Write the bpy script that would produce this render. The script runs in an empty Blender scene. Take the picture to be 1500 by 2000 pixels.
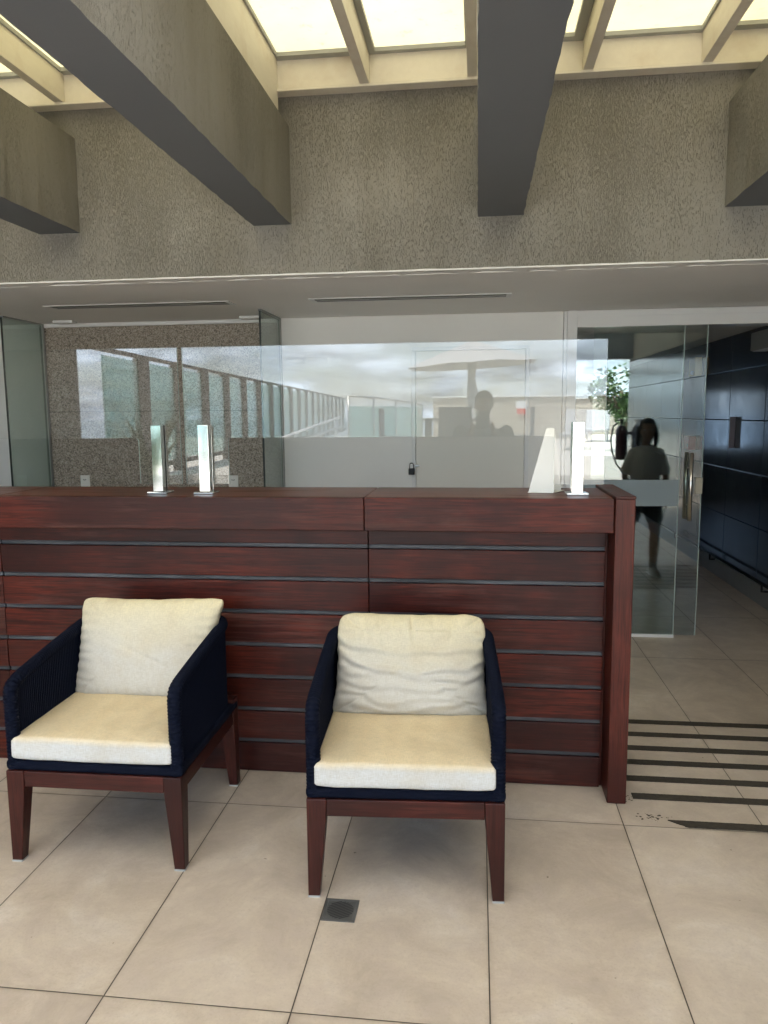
import bpy, bmesh, math, random
from mathutils import Vector, Matrix, noise
random.seed(7)
sc = bpy.context.scene
COL = sc.collection
R = math.radians

# ------------------------------------------------------------------ camera
cd = bpy.data.cameras.new('camera'); cam = bpy.data.objects.new('camera', cd); COL.objects.link(cam)
yaw, pit, rol = -0.122344862, 0.127488134, -0.00898435
fw = Vector((math.sin(yaw)*math.cos(pit), math.cos(yaw)*math.cos(pit), -math.sin(pit)))
rt = Vector((math.cos(yaw), -math.sin(yaw), 0)); up = rt.cross(fw)
r2 = rt*math.cos(rol) + up*math.sin(rol); u2 = -rt*math.sin(rol) + up*math.cos(rol)
M4 = Matrix((r2, u2, -fw)).transposed().to_4x4(); M4.translation = Vector((0, 0, 1.6))
cam.matrix_world = M4
cd.sensor_fit = 'VERTICAL'; cd.sensor_height = 36.0; cd.lens = 36.0*1487.2/2000
cd.clip_start = 0.01; cd.clip_end = 6000
sc.camera = cam

# ------------------------------------------------------------------ world, sun, exposure
SUN_EL, SUN_AZ = 70.0, -50.0            # azimuth clockwise from +Y
w = bpy.data.worlds.new('World'); sc.world = w; w.use_nodes = True
nt = w.node_tree; nt.nodes.clear()
def N(nt, t, **k):
    n = nt.nodes.new(t)
    for a, b in k.items():
        if a == 'inp':
            for i, v in b.items(): n.inputs[i].default_value = v
        else: setattr(n, a, b)
    return n
def L(nt, a, b): nt.links.new(a, b)
sky = N(nt, 'ShaderNodeTexSky', sky_type='NISHITA', sun_disc=False, sun_elevation=R(SUN_EL), sun_rotation=R(SUN_AZ), air_density=1.0, dust_density=1.2)
tc = N(nt, 'ShaderNodeTexCoord')
mp = N(nt, 'ShaderNodeMapping', inp={'Scale': (2.2, 2.2, 7.5)}); L(nt, tc.outputs['Generated'], mp.inputs['Vector'])
cn = N(nt, 'ShaderNodeTexNoise', inp={'Scale': 2.3, 'Detail': 9.0, 'Roughness': 0.58, 'Distortion': 0.35}); L(nt, mp.outputs[0], cn.inputs['Vector'])
cr = N(nt, 'ShaderNodeMapRange', inp={'From Min': 0.42, 'From Max': 0.58, 'To Min': 0.35, 'To Max': 1.0}); L(nt, cn.outputs[0], cr.inputs[0])
cn2 = N(nt, 'ShaderNodeTexNoise', inp={'Scale': 5.0, 'Detail': 7.0, 'Roughness': 0.6}); L(nt, mp.outputs[0], cn2.inputs['Vector'])
cb = N(nt, 'ShaderNodeMapRange', inp={'From Min': 0.35, 'From Max': 0.68, 'To Min': 1.8, 'To Max': 9.5}); L(nt, cn2.outputs[0], cb.inputs[0])
cm = N(nt, 'ShaderNodeVectorMath', operation='SCALE'); cm.inputs[0].default_value = (0.80, 0.94, 1.12); L(nt, cb.outputs[0], cm.inputs['Scale'])
mx = N(nt, 'ShaderNodeMix', data_type='RGBA'); L(nt, cr.outputs[0], mx.inputs['Factor']); L(nt, sky.outputs[0], mx.inputs['A']); L(nt, cm.outputs[0], mx.inputs['B'])
bg = N(nt, 'ShaderNodeBackground', inp={'Strength': 0.15}); L(nt, mx.outputs['Result'], bg.inputs['Color'])
wo = N(nt, 'ShaderNodeOutputWorld'); L(nt, bg.outputs[0], wo.inputs['Surface'])
sl = bpy.data.lights.new('sun', 'SUN'); sl.energy = 4.6; sl.angle = R(0.5); sl.color = (1, .95, .88)
so = bpy.data.objects.new('sun', sl); COL.objects.link(so)
sd = Vector((math.sin(R(SUN_AZ))*math.cos(R(SUN_EL)), math.cos(R(SUN_AZ))*math.cos(R(SUN_EL)), math.sin(R(SUN_EL))))
so.rotation_euler = sd.to_track_quat('Z', 'Y').to_euler(); so.location = (0, 0, 30)
sc.view_settings.view_transform = 'Standard'; sc.view_settings.look = 'None'
sc.view_settings.exposure = 2.78; sc.view_settings.gamma = 1.0; sc.view_settings.use_curve_mapping = False
sc.cycles.use_denoising = True
try: sc.cycles.denoiser = 'OPENIMAGEDENOISE'
except Exception: pass
sc.cycles.max_bounces = 10; sc.cycles.diffuse_bounces = 6; sc.cycles.glossy_bounces = 5
sc.cycles.transparent_max_bounces = 24; sc.cycles.transmission_bounces = 6
sc.cycles.sample_clamp_indirect = 6.0; sc.cycles.caustics_refractive = False

# ------------------------------------------------------------------ materials
def mat(name, base=(.5,.5,.5), rough=.5, metal=0.0, spec=.5):
    m = bpy.data.materials.new(name); m.use_nodes = True
    t = m.node_tree; p = t.nodes['Principled BSDF']
    p.inputs['Base Color'].default_value = (*base, 1); p.inputs['Roughness'].default_value = rough
    p.inputs['Metallic'].default_value = metal; p.inputs['Specular IOR Level'].default_value = spec
    return m, t, p
def coords(t, kind='Object', scale=(1,1,1)):
    c = N(t, 'ShaderNodeTexCoord'); m = N(t, 'ShaderNodeMapping', inp={'Scale': scale})
    L(t, c.outputs[kind], m.inputs['Vector']); return m.outputs[0]
def wcoords(t, scale=(1,1,1)):
    c = N(t, 'ShaderNodeNewGeometry'); m = N(t, 'ShaderNodeMapping', inp={'Scale': scale})
    L(t, c.outputs['Position'], m.inputs['Vector']); return m.outputs[0]
def tex(t, v, scale, detail=4, rough=.55, dist=0):
    n = N(t, 'ShaderNodeTexNoise', inp={'Scale': scale, 'Detail': detail, 'Roughness': rough, 'Distortion': dist}); L(t, v, n.inputs['Vector']); return n.outputs[0]
def ramp(t, v, stops):
    n = N(t, 'ShaderNodeValToRGB'); e = n.color_ramp.elements
    while len(e) < len(stops): e.new(.5)
    for i, (p, c) in enumerate(stops): e[i].position = p; e[i].color = (*c, 1)
    L(t, v, n.inputs[0]); return n.outputs[0]
def mr(t, v, a, b, c=0, d=1):
    n = N(t, 'ShaderNodeMapRange', inp={'From Min': a, 'From Max': b, 'To Min': c, 'To Max': d}); L(t, v, n.inputs[0]); return n.outputs[0]
def mth(t, op, a, b=None):
    n = N(t, 'ShaderNodeMath', operation=op)
    for i, v in enumerate((a, b)):
        if v is None: continue
        if isinstance(v, (int, float)): n.inputs[i].default_value = v
        else: L(t, v, n.inputs[i])
    return n.outputs[0]
def mixc(t, f, a, b, mode='MIX'):
    n = N(t, 'ShaderNodeMix', data_type='RGBA', blend_type=mode)
    for k, v in (('Factor', f), ('A', a), ('B', b)):
        if isinstance(v, (int, float)): n.inputs[k].default_value = v
        elif isinstance(v, tuple): n.inputs[k].default_value = (*v, 1)
        else: L(t, v, n.inputs[k])
    return n.outputs['Result']
def bump(t, p, h, strength=.3, dist=.01):
    n = N(t, 'ShaderNodeBump', inp={'Strength': strength, 'Distance': dist}); L(t, h, n.inputs['Height']); L(t, n.outputs[0], p.inputs['Normal']); return n

M = {}
# rough trowelled stucco with vertical scratches
m, t, p = mat('stucco', rough=.9, spec=.2); M['stucco'] = m
v1 = wcoords(t, (260, 260, 60)); a = tex(t, v1, 1.0, 5, .68, .6)
v2 = wcoords(t, (95, 95, 17)); b = tex(t, v2, 1.0, 3, .6, .2)
v3 = wcoords(t, (1, 1, 1)); c = tex(t, v3, 1.7, 4, .6)
lo = mr(t, tex(t, wcoords(t, (2.5, 2.5, 1.6)), 1.0, 3, .5), .35, .65, -.05, .05)
pits = mr(t, mth(t, 'ADD', a, lo), .37, .46); grooves = mr(t, mth(t, 'ADD', b, lo), .37, .44)
hh = mth(t, 'MULTIPLY', pits, mth(t, 'ADD', mth(t, 'MULTIPLY', grooves, .5), .5))
col = mixc(t, c, (.25, .241, .22), (.32, .31, .283))
vs = tex(t, wcoords(t, (3.2, 3.2, .35)), 1.0, 4, .6)
col = mixc(t, mr(t, vs, .35, .7, 0, .45), col, (.17, .155, .125))
col = mixc(t, mth(t, 'MULTIPLY', mth(t, 'SUBTRACT', 1.0, hh), .20), col, (.075, .068, .05))
L(t, col, p.inputs['Base Color']); bump(t, p, mth(t, 'ADD', hh, mth(t, 'MULTIPLY', tex(t, wcoords(t, (60, 60, 60)), 1.0, 3), .35)), .8, .004)
# smooth grey paint on the beam undersides
m, t, p = mat('grey_paint', rough=.6, spec=.35); M['grey_paint'] = m
n1 = tex(t, wcoords(t), 3.0, 5); L(t, mixc(t, n1, (.12, .13, .145), (.145, .155, .17)), p.inputs['Base Color'])
bump(t, p, tex(t, wcoords(t, (40, 40, 40)), 1.0, 4), .10, .003)
# ceiling / white walls
def paint(name, c, var=.06, rough=.6):
    m, t, p = mat(name, rough=rough, spec=.3); M[name] = m
    n1 = tex(t, wcoords(t), 1.3, 5, .6)
    L(t, mixc(t, n1, tuple(x*(1-var) for x in c), tuple(min(1, x*(1+var)) for x in c)), p.inputs['Base Color'])
    bump(t, p, tex(t, wcoords(t), 45, 3), .08, .003); return m
paint('ceiling_white', (.88, .87, .85)); paint('wall_white', (.84, .84, .82)); paint('door_cream', (.78, .77, .71), .03, .4)
paint('frame_white', (.78, .79, .79), .03, .35); paint('deck_white', (.66, .65, .62), .12)
paint('plastic_white', (.80, .80, .77), .02, .4); paint('dark_plaster', (.16, .16, .16))
# skylight timber, cream paint
m, t, p = mat('cream_timber', rough=.5, spec=.3); M['cream_timber'] = m
n1 = tex(t, wcoords(t, (6, 6, 6)), 1.0, 5, .6); n2 = tex(t, wcoords(t, (40, 8, 40)), 1.0, 3, .5)
L(t, mixc(t, mr(t, n1, .5, .75, 0, .5), mixc(t, n2, (.68, .64, .56), (.76, .72, .63)), (.55, .46, .36)), p.inputs['Base Color'])
# floor tiles
m, t, p = mat('floor_tile', rough=.45, spec=.45); M['floor_tile'] = m
g = N(t, 'ShaderNodeNewGeometry'); s = N(t, 'ShaderNodeSeparateXYZ'); L(t, g.outputs['Position'], s.inputs[0])
def cell(ax, off, size):
    q = mth(t, 'DIVIDE', mth(t, 'SUBTRACT', s.outputs[ax], off), size)
    fr = mth(t, 'FRACT', q); d = mth(t, 'MINIMUM', fr, mth(t, 'SUBTRACT', 1.0, fr))
    return mth(t, 'FLOOR', q), mth(t, 'MULTIPLY', d, size)
fx, dx = cell(0, .5775, .5335); fy, dy = cell(1, 1.822, 1.0645)
d = mth(t, 'MINIMUM', dx, dy)
jn = tex(t, wcoords(t), 9, 2)
joint = mr(t, d, .0013, .0024, 1, 0)
cid = N(t, 'ShaderNodeCombineXYZ'); L(t, fx, cid.inputs[0]); L(t, fy, cid.inputs[1])
wn = N(t, 'ShaderNodeTexWhiteNoise', noise_dimensions='3D'); L(t, cid.outputs[0], wn.inputs['Vector'])
ofs = N(t, 'ShaderNodeVectorMath', operation='MULTIPLY_ADD'); L(t, wn.outputs['Color'], ofs.inputs[0]); ofs.inputs[1].default_value = (7, 7, 7); L(t, g.outputs['Position'], ofs.inputs[2])
mot = tex(t, ofs.outputs[0], 3.4, 9, .68, .6); mot2 = tex(t, ofs.outputs[0], 13, 8, .72, .4); fine = tex(t, ofs.outputs[0], 120, 4, .7)
tcol = ramp(t, mot, [(.36, (.40, .328, .258)), (.47, (.49, .406, .318)), (.56, (.55, .465, .368)), (.66, (.595, .52, .44))])
tcol = mixc(t, mr(t, mot2, .42, .66, 0, .6), tcol, (.455, .375, .32))
tcol = mixc(t, mr(t, fine, .5, .72, 0, .40), tcol, (.36, .295, .23))
tcol = mixc(t, mth(t, 'MULTIPLY', wn.outputs[0], .22), tcol, (.60, .52, .44))
dirt = mth(t, 'MULTIPLY', mr(t, tex(t, wcoords(t), 1.1, 8, .7), .46, .64, 0, 1), .38)
edge = mth(t, 'MULTIPLY', mth(t, 'MULTIPLY', mr(t, d, .0, .02, 1, 0), mr(t, tex(t, wcoords(t), 5, 6, .7), .42, .62)), .45)
tcol = mixc(t, edge, tcol, (.26, .20, .15))
tcol = mixc(t, dirt, tcol, (.33, .27, .21))
spk = mr(t, tex(t, wcoords(t), 26, 2, .5), .765, .79, 0, .8)
tcol = mixc(t, spk, tcol, (.10, .07, .05))
tcol = mixc(t, joint, tcol, (.045, .035, .025))
L(t, tcol, p.inputs['Base Color'])
L(t, mr(t, mot2, .3, .7, .28, .45), p.inputs['Roughness'])
hb = mth(t, 'ADD', mr(t, d, .001, .004, 0, 1), mth(t, 'MULTIPLY', mot2, .12)); bump(t, p, hb, .4, .002)
# mahogany
def wood(name, axis, dark, light, rough=.32, worn=.0):
    m, t, p = mat(name, rough=rough, spec=.5); M[name] = m
    sc_ = [42, 42, 42]; sc_[axis] = 2.2
    oi = N(t, 'ShaderNodeObjectInfo')
    c0 = N(t, 'ShaderNodeTexCoord'); ad = N(t, 'ShaderNodeVectorMath', operation='MULTIPLY_ADD')
    cc = N(t, 'ShaderNodeCombineXYZ'); [L(t, oi.outputs['Random'], cc.inputs[i]) for i in range(3)]
    L(t, cc.outputs[0], ad.inputs[0]); ad.inputs[1].default_value = (13, 17, 9); L(t, c0.outputs['Object'], ad.inputs[2])
    mp = N(t, 'ShaderNodeMapping', inp={'Scale': tuple(sc_)}); L(t, ad.outputs[0], mp.inputs['Vector'])
    gr = tex(t, mp.outputs[0], 1.0, 6, .65, 1.2)
    sc2 = [170, 170, 170]; sc2[axis] = 7
    mp2 = N(t, 'ShaderNodeMapping', inp={'Scale': tuple(sc2)}); L(t, ad.outputs[0], mp2.inputs['Vector'])
    fi = tex(t, mp2.outputs[0], 1.0, 3, .6)
    big = tex(t, ad.outputs[0], 1.8, 4, .6)
    col = ramp(t, gr, [(.28, dark), (.5, tuple((x+y)/2 for x, y in zip(dark, light))), (.72, light)])
    col = mixc(t, mr(t, fi, .46, .68, 0, .75), col, tuple(x*.35 for x in dark))
    col = mixc(t, mr(t, big, .40, .6, 0, .8), col, tuple(x*.6 for x in dark))
    tint = mth(t, 'MULTIPLY', oi.outputs['Random'], .35)
    col = mixc(t, tint, col, tuple(x*.8 for x in dark))
    if worn:
        ws = tex(t, mp.outputs[0], .6, 8, .75, .8); wb = tex(t, ad.outputs[0], 2.4, 4)
        wm = mth(t, 'MULTIPLY', mr(t, ws, .48, .68), mr(t, wb, .45, .65))
        col = mixc(t, mth(t, 'MULTIPLY', wm, worn), col, (.17, .080, .060))
        L(t, mr(t, wm, 0, 1, rough, .6), p.inputs['Roughness'])
    L(t, col, p.inputs['Base Color']); p.inputs['Specular IOR Level'].default_value = .28; bump(t, p, mth(t, 'ADD', gr, mth(t, 'MULTIPLY', fi, .7)), .22, .003)
    return m
wood('mahogany', 0, (.029, .0036, .0020), (.150, .0205, .0080), .42, .5)
wood('mahogany_top', 0, (.085, .020, .009), (.20, .055, .025), .30, .25)
wood('mahogany_post', 2, (.055, .010, .006), (.150, .030, .017), .38, .3)
wood('chair_wood_x', 0, (.034, .007, .005), (.105, .023, .015), .40)
wood('chair_wood_z', 2, (.034, .007, .005), (.105, .023, .015), .40)
wood('chair_wood_y', 1, (.034, .007, .005), (.105, .023, .015), .40)
wood('grey_strip', 0, (.05, .053, .06), (.17, .175, .19), .42)
# woven rope
m, t, p = mat('navy_rope', (.002, .0035, .011), .85, 0, .12); M['navy_rope'] = m
L(t, mixc(t, tex(t, coords(t), 90, 3), (.001, .002, .006), (.0035, .006, .018)), p.inputs['Base Color'])
bump(t, p, tex(t, coords(t), 260, 2), .4, .002)
# cushion cloth: white canvas, yellower towards the top
def cloth(name, kind):
    m, t, p = mat(name, rough=.95, spec=.1); M[name] = m
    c = N(t, 'ShaderNodeTexCoord'); s = N(t, 'ShaderNodeSeparateXYZ'); L(t, c.outputs['Object'], s.inputs[0])
    n1 = tex(t, c.outputs['Object'], 7, 5, .6); n2 = tex(t, c.outputs['Object'], 3, 3)
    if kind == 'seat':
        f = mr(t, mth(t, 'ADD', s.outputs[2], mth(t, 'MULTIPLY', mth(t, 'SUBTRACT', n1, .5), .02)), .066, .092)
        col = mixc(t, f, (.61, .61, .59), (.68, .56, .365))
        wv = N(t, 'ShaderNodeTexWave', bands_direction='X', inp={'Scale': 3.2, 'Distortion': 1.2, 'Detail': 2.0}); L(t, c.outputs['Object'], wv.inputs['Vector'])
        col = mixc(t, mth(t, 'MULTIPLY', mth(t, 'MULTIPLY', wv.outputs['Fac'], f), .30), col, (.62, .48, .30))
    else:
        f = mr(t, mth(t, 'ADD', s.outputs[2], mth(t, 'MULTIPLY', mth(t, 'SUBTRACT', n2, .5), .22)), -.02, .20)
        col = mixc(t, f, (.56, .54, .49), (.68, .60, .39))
    col = mixc(t, mr(t, n1, .45, .70, 0, .40), col, (.50, .42, .29))
    wx = N(t, 'ShaderNodeTexNoise', inp={'Scale': 1.0, 'Detail': 2.0}); mpx = N(t, 'ShaderNodeMapping', inp={'Scale': (500, 60, 60)}); L(t, c.outputs['Object'], mpx.inputs[0]); L(t, mpx.outputs[0], wx.inputs['Vector'])
    wy = N(t, 'ShaderNodeTexNoise', inp={'Scale': 1.0, 'Detail': 2.0}); mpy = N(t, 'ShaderNodeMapping', inp={'Scale': (60, 400, 400)}); L(t, c.outputs['Object'], mpy.inputs[0]); L(t, mpy.outputs[0], wy.inputs['Vector'])
    wsum = mth(t, 'ADD', wx.outputs[0], wy.outputs[0])
    col = mixc(t, mr(t, wsum, .85, 1.2, .0, .34), col, (.38, .34, .26))
    L(t, col, p.inputs['Base Color']); bump(t, p, wsum, .25, .0015)
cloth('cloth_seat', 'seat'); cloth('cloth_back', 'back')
# metals
mat_ = mat('chrome', (.60, .62, .62), .07, 1)[0]; M['chrome'] = mat_
M['steel'] = mat('steel', (.42, .42, .40), .34, 1)[0]
m, t, p = mat('handle_steel', (.72, .68, .62), .22, 1); M['handle_steel'] = m
M['alu_grey'] = mat('alu_grey', (.33, .34, .33), .5, 0)[0]
M['black'] = mat('black', (.012, .012, .012), .5)[0]
M['tape'] = mat('tape', (.035, .031, .026), .85, 0, .2)[0]
t = M['tape'].node_tree; p = t.nodes['Principled BSDF']
L(t, mixc(t, tex(t, wcoords(t), 60, 5, .7), (.022, .018, .013), (.075, .064, .05)), p.inputs['Base Color']); bump(t, p, tex(t, wcoords(t), 600, 2), .6, .002)
M['red'] = mat('red', (.40, .015, .015), .4)[0]; M['signred'] = mat('signred', (.6, .05, .04), .5)[0]
M['amber'] = mat('amber', (.75, .50, .16), .45)[0]
M['extinguisher'] = mat('extinguisher', (.035, .006, .010), .35)[0]
M['sign_dim'] = mat('sign_dim', (.16, .13, .15), .3)[0]; M['beige_plate'] = mat('beige_plate', (.50, .46, .36), .4)[0]
# granite
m, t, p = mat('granite', rough=.55, spec=.4); M['granite'] = m
vo = N(t, 'ShaderNodeTexVoronoi', inp={'Scale': 150.0}); L(t, wcoords(t), vo.inputs['Vector'])
sx = N(t, 'ShaderNodeSeparateColor'); L(t, vo.outputs['Color'], sx.inputs[0])
n1 = tex(t, wcoords(t), 60, 4, .7)
f = mth(t, 'ADD', mth(t, 'MULTIPLY', sx.outputs[0], .6), mth(t, 'MULTIPLY', n1, .5))
col = ramp(t, f, [(.2, (.09, .075, .06)), (.42, (.25, .215, .175)), (.62, (.36, .315, .26)), (.85, (.50, .45, .39))])
gz = N(t, 'ShaderNodeNewGeometry'); sz = N(t, 'ShaderNodeSeparateXYZ'); L(t, gz.outputs['Position'], sz.inputs[0])
jl = mr(t, mth(t, 'ABSOLUTE', mth(t, 'SUBTRACT', sz.outputs[2], 1.64)), .002, .004, 1, 0)
col = mixc(t, mth(t, 'MULTIPLY', jl, .7), col, (.06, .05, .04)); L(t, col, p.inputs['Base Color'])
# polished dark wall tile
m, t, p = mat('dark_tile', rough=.16, spec=.6); M['dark_tile'] = m; p.inputs['Specular Tint'].default_value = (.72, .88, 1, 1)
g = N(t, 'ShaderNodeNewGeometry'); s = N(t, 'ShaderNodeSeparateXYZ'); L(t, g.outputs['Position'], s.inputs[0])
fz, dz = cell(2, .164, .452); fyy, dyy = cell(1, .35, .905)
d = mth(t, 'MINIMUM', dz, dyy); j = mr(t, d, .0025, .0045, 1, 0)
cid = N(t, 'ShaderNodeCombineXYZ'); L(t, fz, cid.inputs[0]); L(t, fyy, cid.inputs[1])
wn = N(t, 'ShaderNodeTexWhiteNoise', noise_dimensions='3D'); L(t, cid.outputs[0], wn.inputs['Vector'])
col = mixc(t, wn.outputs[0], (.030, .040, .055), (.048, .062, .082))
L(t, mixc(t, j, col, (.004, .004, .004)), p.inputs['Base Color'])
L(t, mth(t, 'ADD', mr(t, tex(t, wcoords(t), 4, 5), .3, .7, .11, .20), mth(t, 'MULTIPLY', j, .5)), p.inputs['Roughness'])
bump(t, p, mth(t, 'ADD', mr(t, d, .002, .006), mth(t, 'MULTIPLY', tex(t, wcoords(t), 2.2, 3), .35)), .25, .004)
# thin glass: clear, mirror share by angle
def thin_glass(name, tint, f0=.055, extra=None, rough=0.0):
    m = bpy.data.materials.new(name); m.use_nodes = True; t = m.node_tree; t.nodes.clear(); M[name] = m
    o = N(t, 'ShaderNodeOutputMaterial'); lw = N(t, 'ShaderNodeLayerWeight', inp={'Blend': .5})
    f5 = mth(t, 'POWER', lw.outputs['Facing'], 5.0); fac = mth(t, 'ADD', mth(t, 'MULTIPLY', f5, 1-f0), f0)
    tr = N(t, 'ShaderNodeBsdfTransparent'); tr.inputs[0].default_value = (*tint, 1)
    gl = N(t, 'ShaderNodeBsdfGlossy', inp={'Roughness': rough}); gl.inputs['Color'].default_value = (1, 1, 1, 1)
    base = tr.outputs[0]
    if extra:
        df = N(t, 'ShaderNodeBsdfDiffuse'); df.inputs[0].default_value = (*extra[0], 1)
        ms = N(t, 'ShaderNodeMixShader'); ms.inputs[0].default_value = extra[1]; L(t, tr.outputs[0], ms.inputs[1]); L(t, df.outputs[0], ms.inputs[2]); base = ms.outputs[0]
    ms2 = N(t, 'ShaderNodeMixShader'); L(t, fac, ms2.inputs[0]); L(t, base, ms2.inputs[1]); L(t, gl.outputs[0], ms2.inputs[2]); L(t, ms2.outputs[0], o.inputs[0])
    return m
thin_glass('guard_glass', (.985, .992, .988), .040)
thin_glass('door_glass', (.88, .93, .915), .08)
thin_glass('partition_glass', (.78, .84, .81), .045, ((.30, .36, .33), .16))
thin_glass('screen_glass', (.62, .80, .76), .05, ((.45, .62, .58), .35))
thin_glass('window_tint', (.60, .66, .73), .05)
m = bpy.data.materials.new('glass_edge'); m.use_nodes = True; M['glass_edge'] = m
m.node_tree.nodes['Principled BSDF'].inputs['Base Color'].default_value = (.42, .52, .50, 1); m.node_tree.nodes['Principled BSDF'].inputs['Roughness'].default_value = .2
m = bpy.data.materials.new('glass_edge_dark'); m.use_nodes = True; M['glass_edge_dark'] = m
m.node_tree.nodes['Principled BSDF'].inputs['Base Color'].default_value = (.015, .025, .022, 1)
# frosted film
m = bpy.data.materials.new('frosted_film'); m.use_nodes = True; t = m.node_tree; t.nodes.clear(); M['frosted_film'] = m
o = N(t, 'ShaderNodeOutputMaterial'); df = N(t, 'ShaderNodeBsdfDiffuse'); df.inputs[0].default_value = (.40, .47, .50, 1)
tl = N(t, 'ShaderNodeBsdfTransparent'); tl.inputs[0].default_value = (.8, .85, .85, 1)
ms = N(t, 'ShaderNodeMixShader', inp={0: .28}); L(t, df.outputs[0], ms.inputs[1]); L(t, tl.outputs[0], ms.inputs[2]); L(t, ms.outputs[0], o.inputs[0])
# skylight sheets: milky yellowed ones by the wall, clearer unseen ones added to brighten the room
def sheet(name, ca, cb_, cc_, cd_):
    m = bpy.data.materials.new(name); m.use_nodes = True; t = m.node_tree; t.nodes.clear(); M[name] = m
    o = N(t, 'ShaderNodeOutputMaterial'); oi = N(t, 'ShaderNodeObjectInfo')
    n1 = tex(t, wcoords(t), 2.2, 5, .65); n2 = tex(t, wcoords(t), 22, 5, .7)
    c1 = mixc(t, oi.outputs['Random'], ca, cb_); c1 = mixc(t, mr(t, n1, .35, .7, 0, .7), c1, cc_)
    c1 = mixc(t, mr(t, n2, .60, .75, 0, .6), c1, cd_)
    tl = N(t, 'ShaderNodeBsdfTranslucent'); L(t, c1, tl.inputs[0]); df = N(t, 'ShaderNodeBsdfDiffuse'); df.inputs[0].default_value = (.5, .48, .4, 1)
    ms = N(t, 'ShaderNodeMixShader', inp={0: .15}); L(t, tl.outputs[0], ms.inputs[1]); L(t, df.outputs[0], ms.inputs[2]); L(t, ms.outputs[0], o.inputs[0])
sheet('milky_sheet', (.39, .36, .255), (.40, .375, .295), (.45, .425, .33), (.30, .25, .16))
sheet('fill_sheet', (.76, .74, .70), (.76, .75, .72), (.72, .71, .67), (.7, .66, .58))
# misc outdoors
m, t, p = mat('parapet_stone', rough=.85, spec=.2); M['parapet_stone'] = m
br = N(t, 'ShaderNodeTexBrick', inp={'Scale': 1.0, 'Mortar Size': .012, 'Brick Width': .55, 'Row Height': .16, 'Color1': (.40, .36, .30, 1), 'Color2': (.50, .46, .39, 1), 'Mortar': (.30, .27, .22, 1)})
mpb = N(t, 'ShaderNodeMapping', inp={'Rotation': (R(90), 0, 0)}); gg = N(t, 'ShaderNodeNewGeometry'); L(t, gg.outputs['Position'], mpb.inputs[0]); L(t, mpb.outputs[0], br.inputs['Vector']); L(t, br.outputs[0], p.inputs['Base Color'])
M['brown_post'] = mat('brown_post', (.10, .085, .07), .5)[0]
M['canopy'] = mat('canopy', (.38, .385, .39), .85)[0]
M['wicker'] = mat('wicker', (.05, .05, .055), .7)[0]
M['tube_white'] = mat('tube_white', (.7, .7, .7), .3)[0]
M['leaf'] = mat('leaf', (.075, .15, .028), .45)[0]; t = M['leaf'].node_tree; p = t.nodes['Principled BSDF']
oi = N(t, 'ShaderNodeNewGeometry'); L(t, mixc(t, oi.outputs['Random Per Island'], (.018, .055, .010), (.075, .135, .03)), p.inputs['Base Color'])
M['bark'] = mat('bark', (.12, .09, .06), .9)[0]
M['skin'] = mat('skin', (.40, .235, .16), .55)[0]; M['skin_light'] = mat('skin_light', (.46, .29, .21), .55)[0]
M['hair'] = mat('hair', (.018, .012, .009), .55)[0]
M['tee_dark'] = mat('tee_dark', (.055, .058, .062), .9)[0]; M['tee_light'] = mat('tee_light', (.86, .87, .88), .9)[0]
M['short_dark'] = mat('short_dark', (.03, .032, .036), .9)[0]; M['sock'] = mat('sock', (.6, .6, .6), .9)[0]
M['shoe'] = mat('shoe', (.62, .63, .65), .6)[0]; M['sole'] = mat('sole', (.8, .8, .8), .6)[0]
m, t, p = mat('sea', (.02, .05, .07), .15); M['sea'] = m; bump(t, p, tex(t, wcoords(t), .4, 4), .3, .2)
m, t, p = mat('deck', rough=.7); M['deck'] = m; L(t, mixc(t, tex(t, wcoords(t), 1.4, 5), (.46, .43, .38), (.56, .53, .47)), p.inputs['Base Color'])

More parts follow.
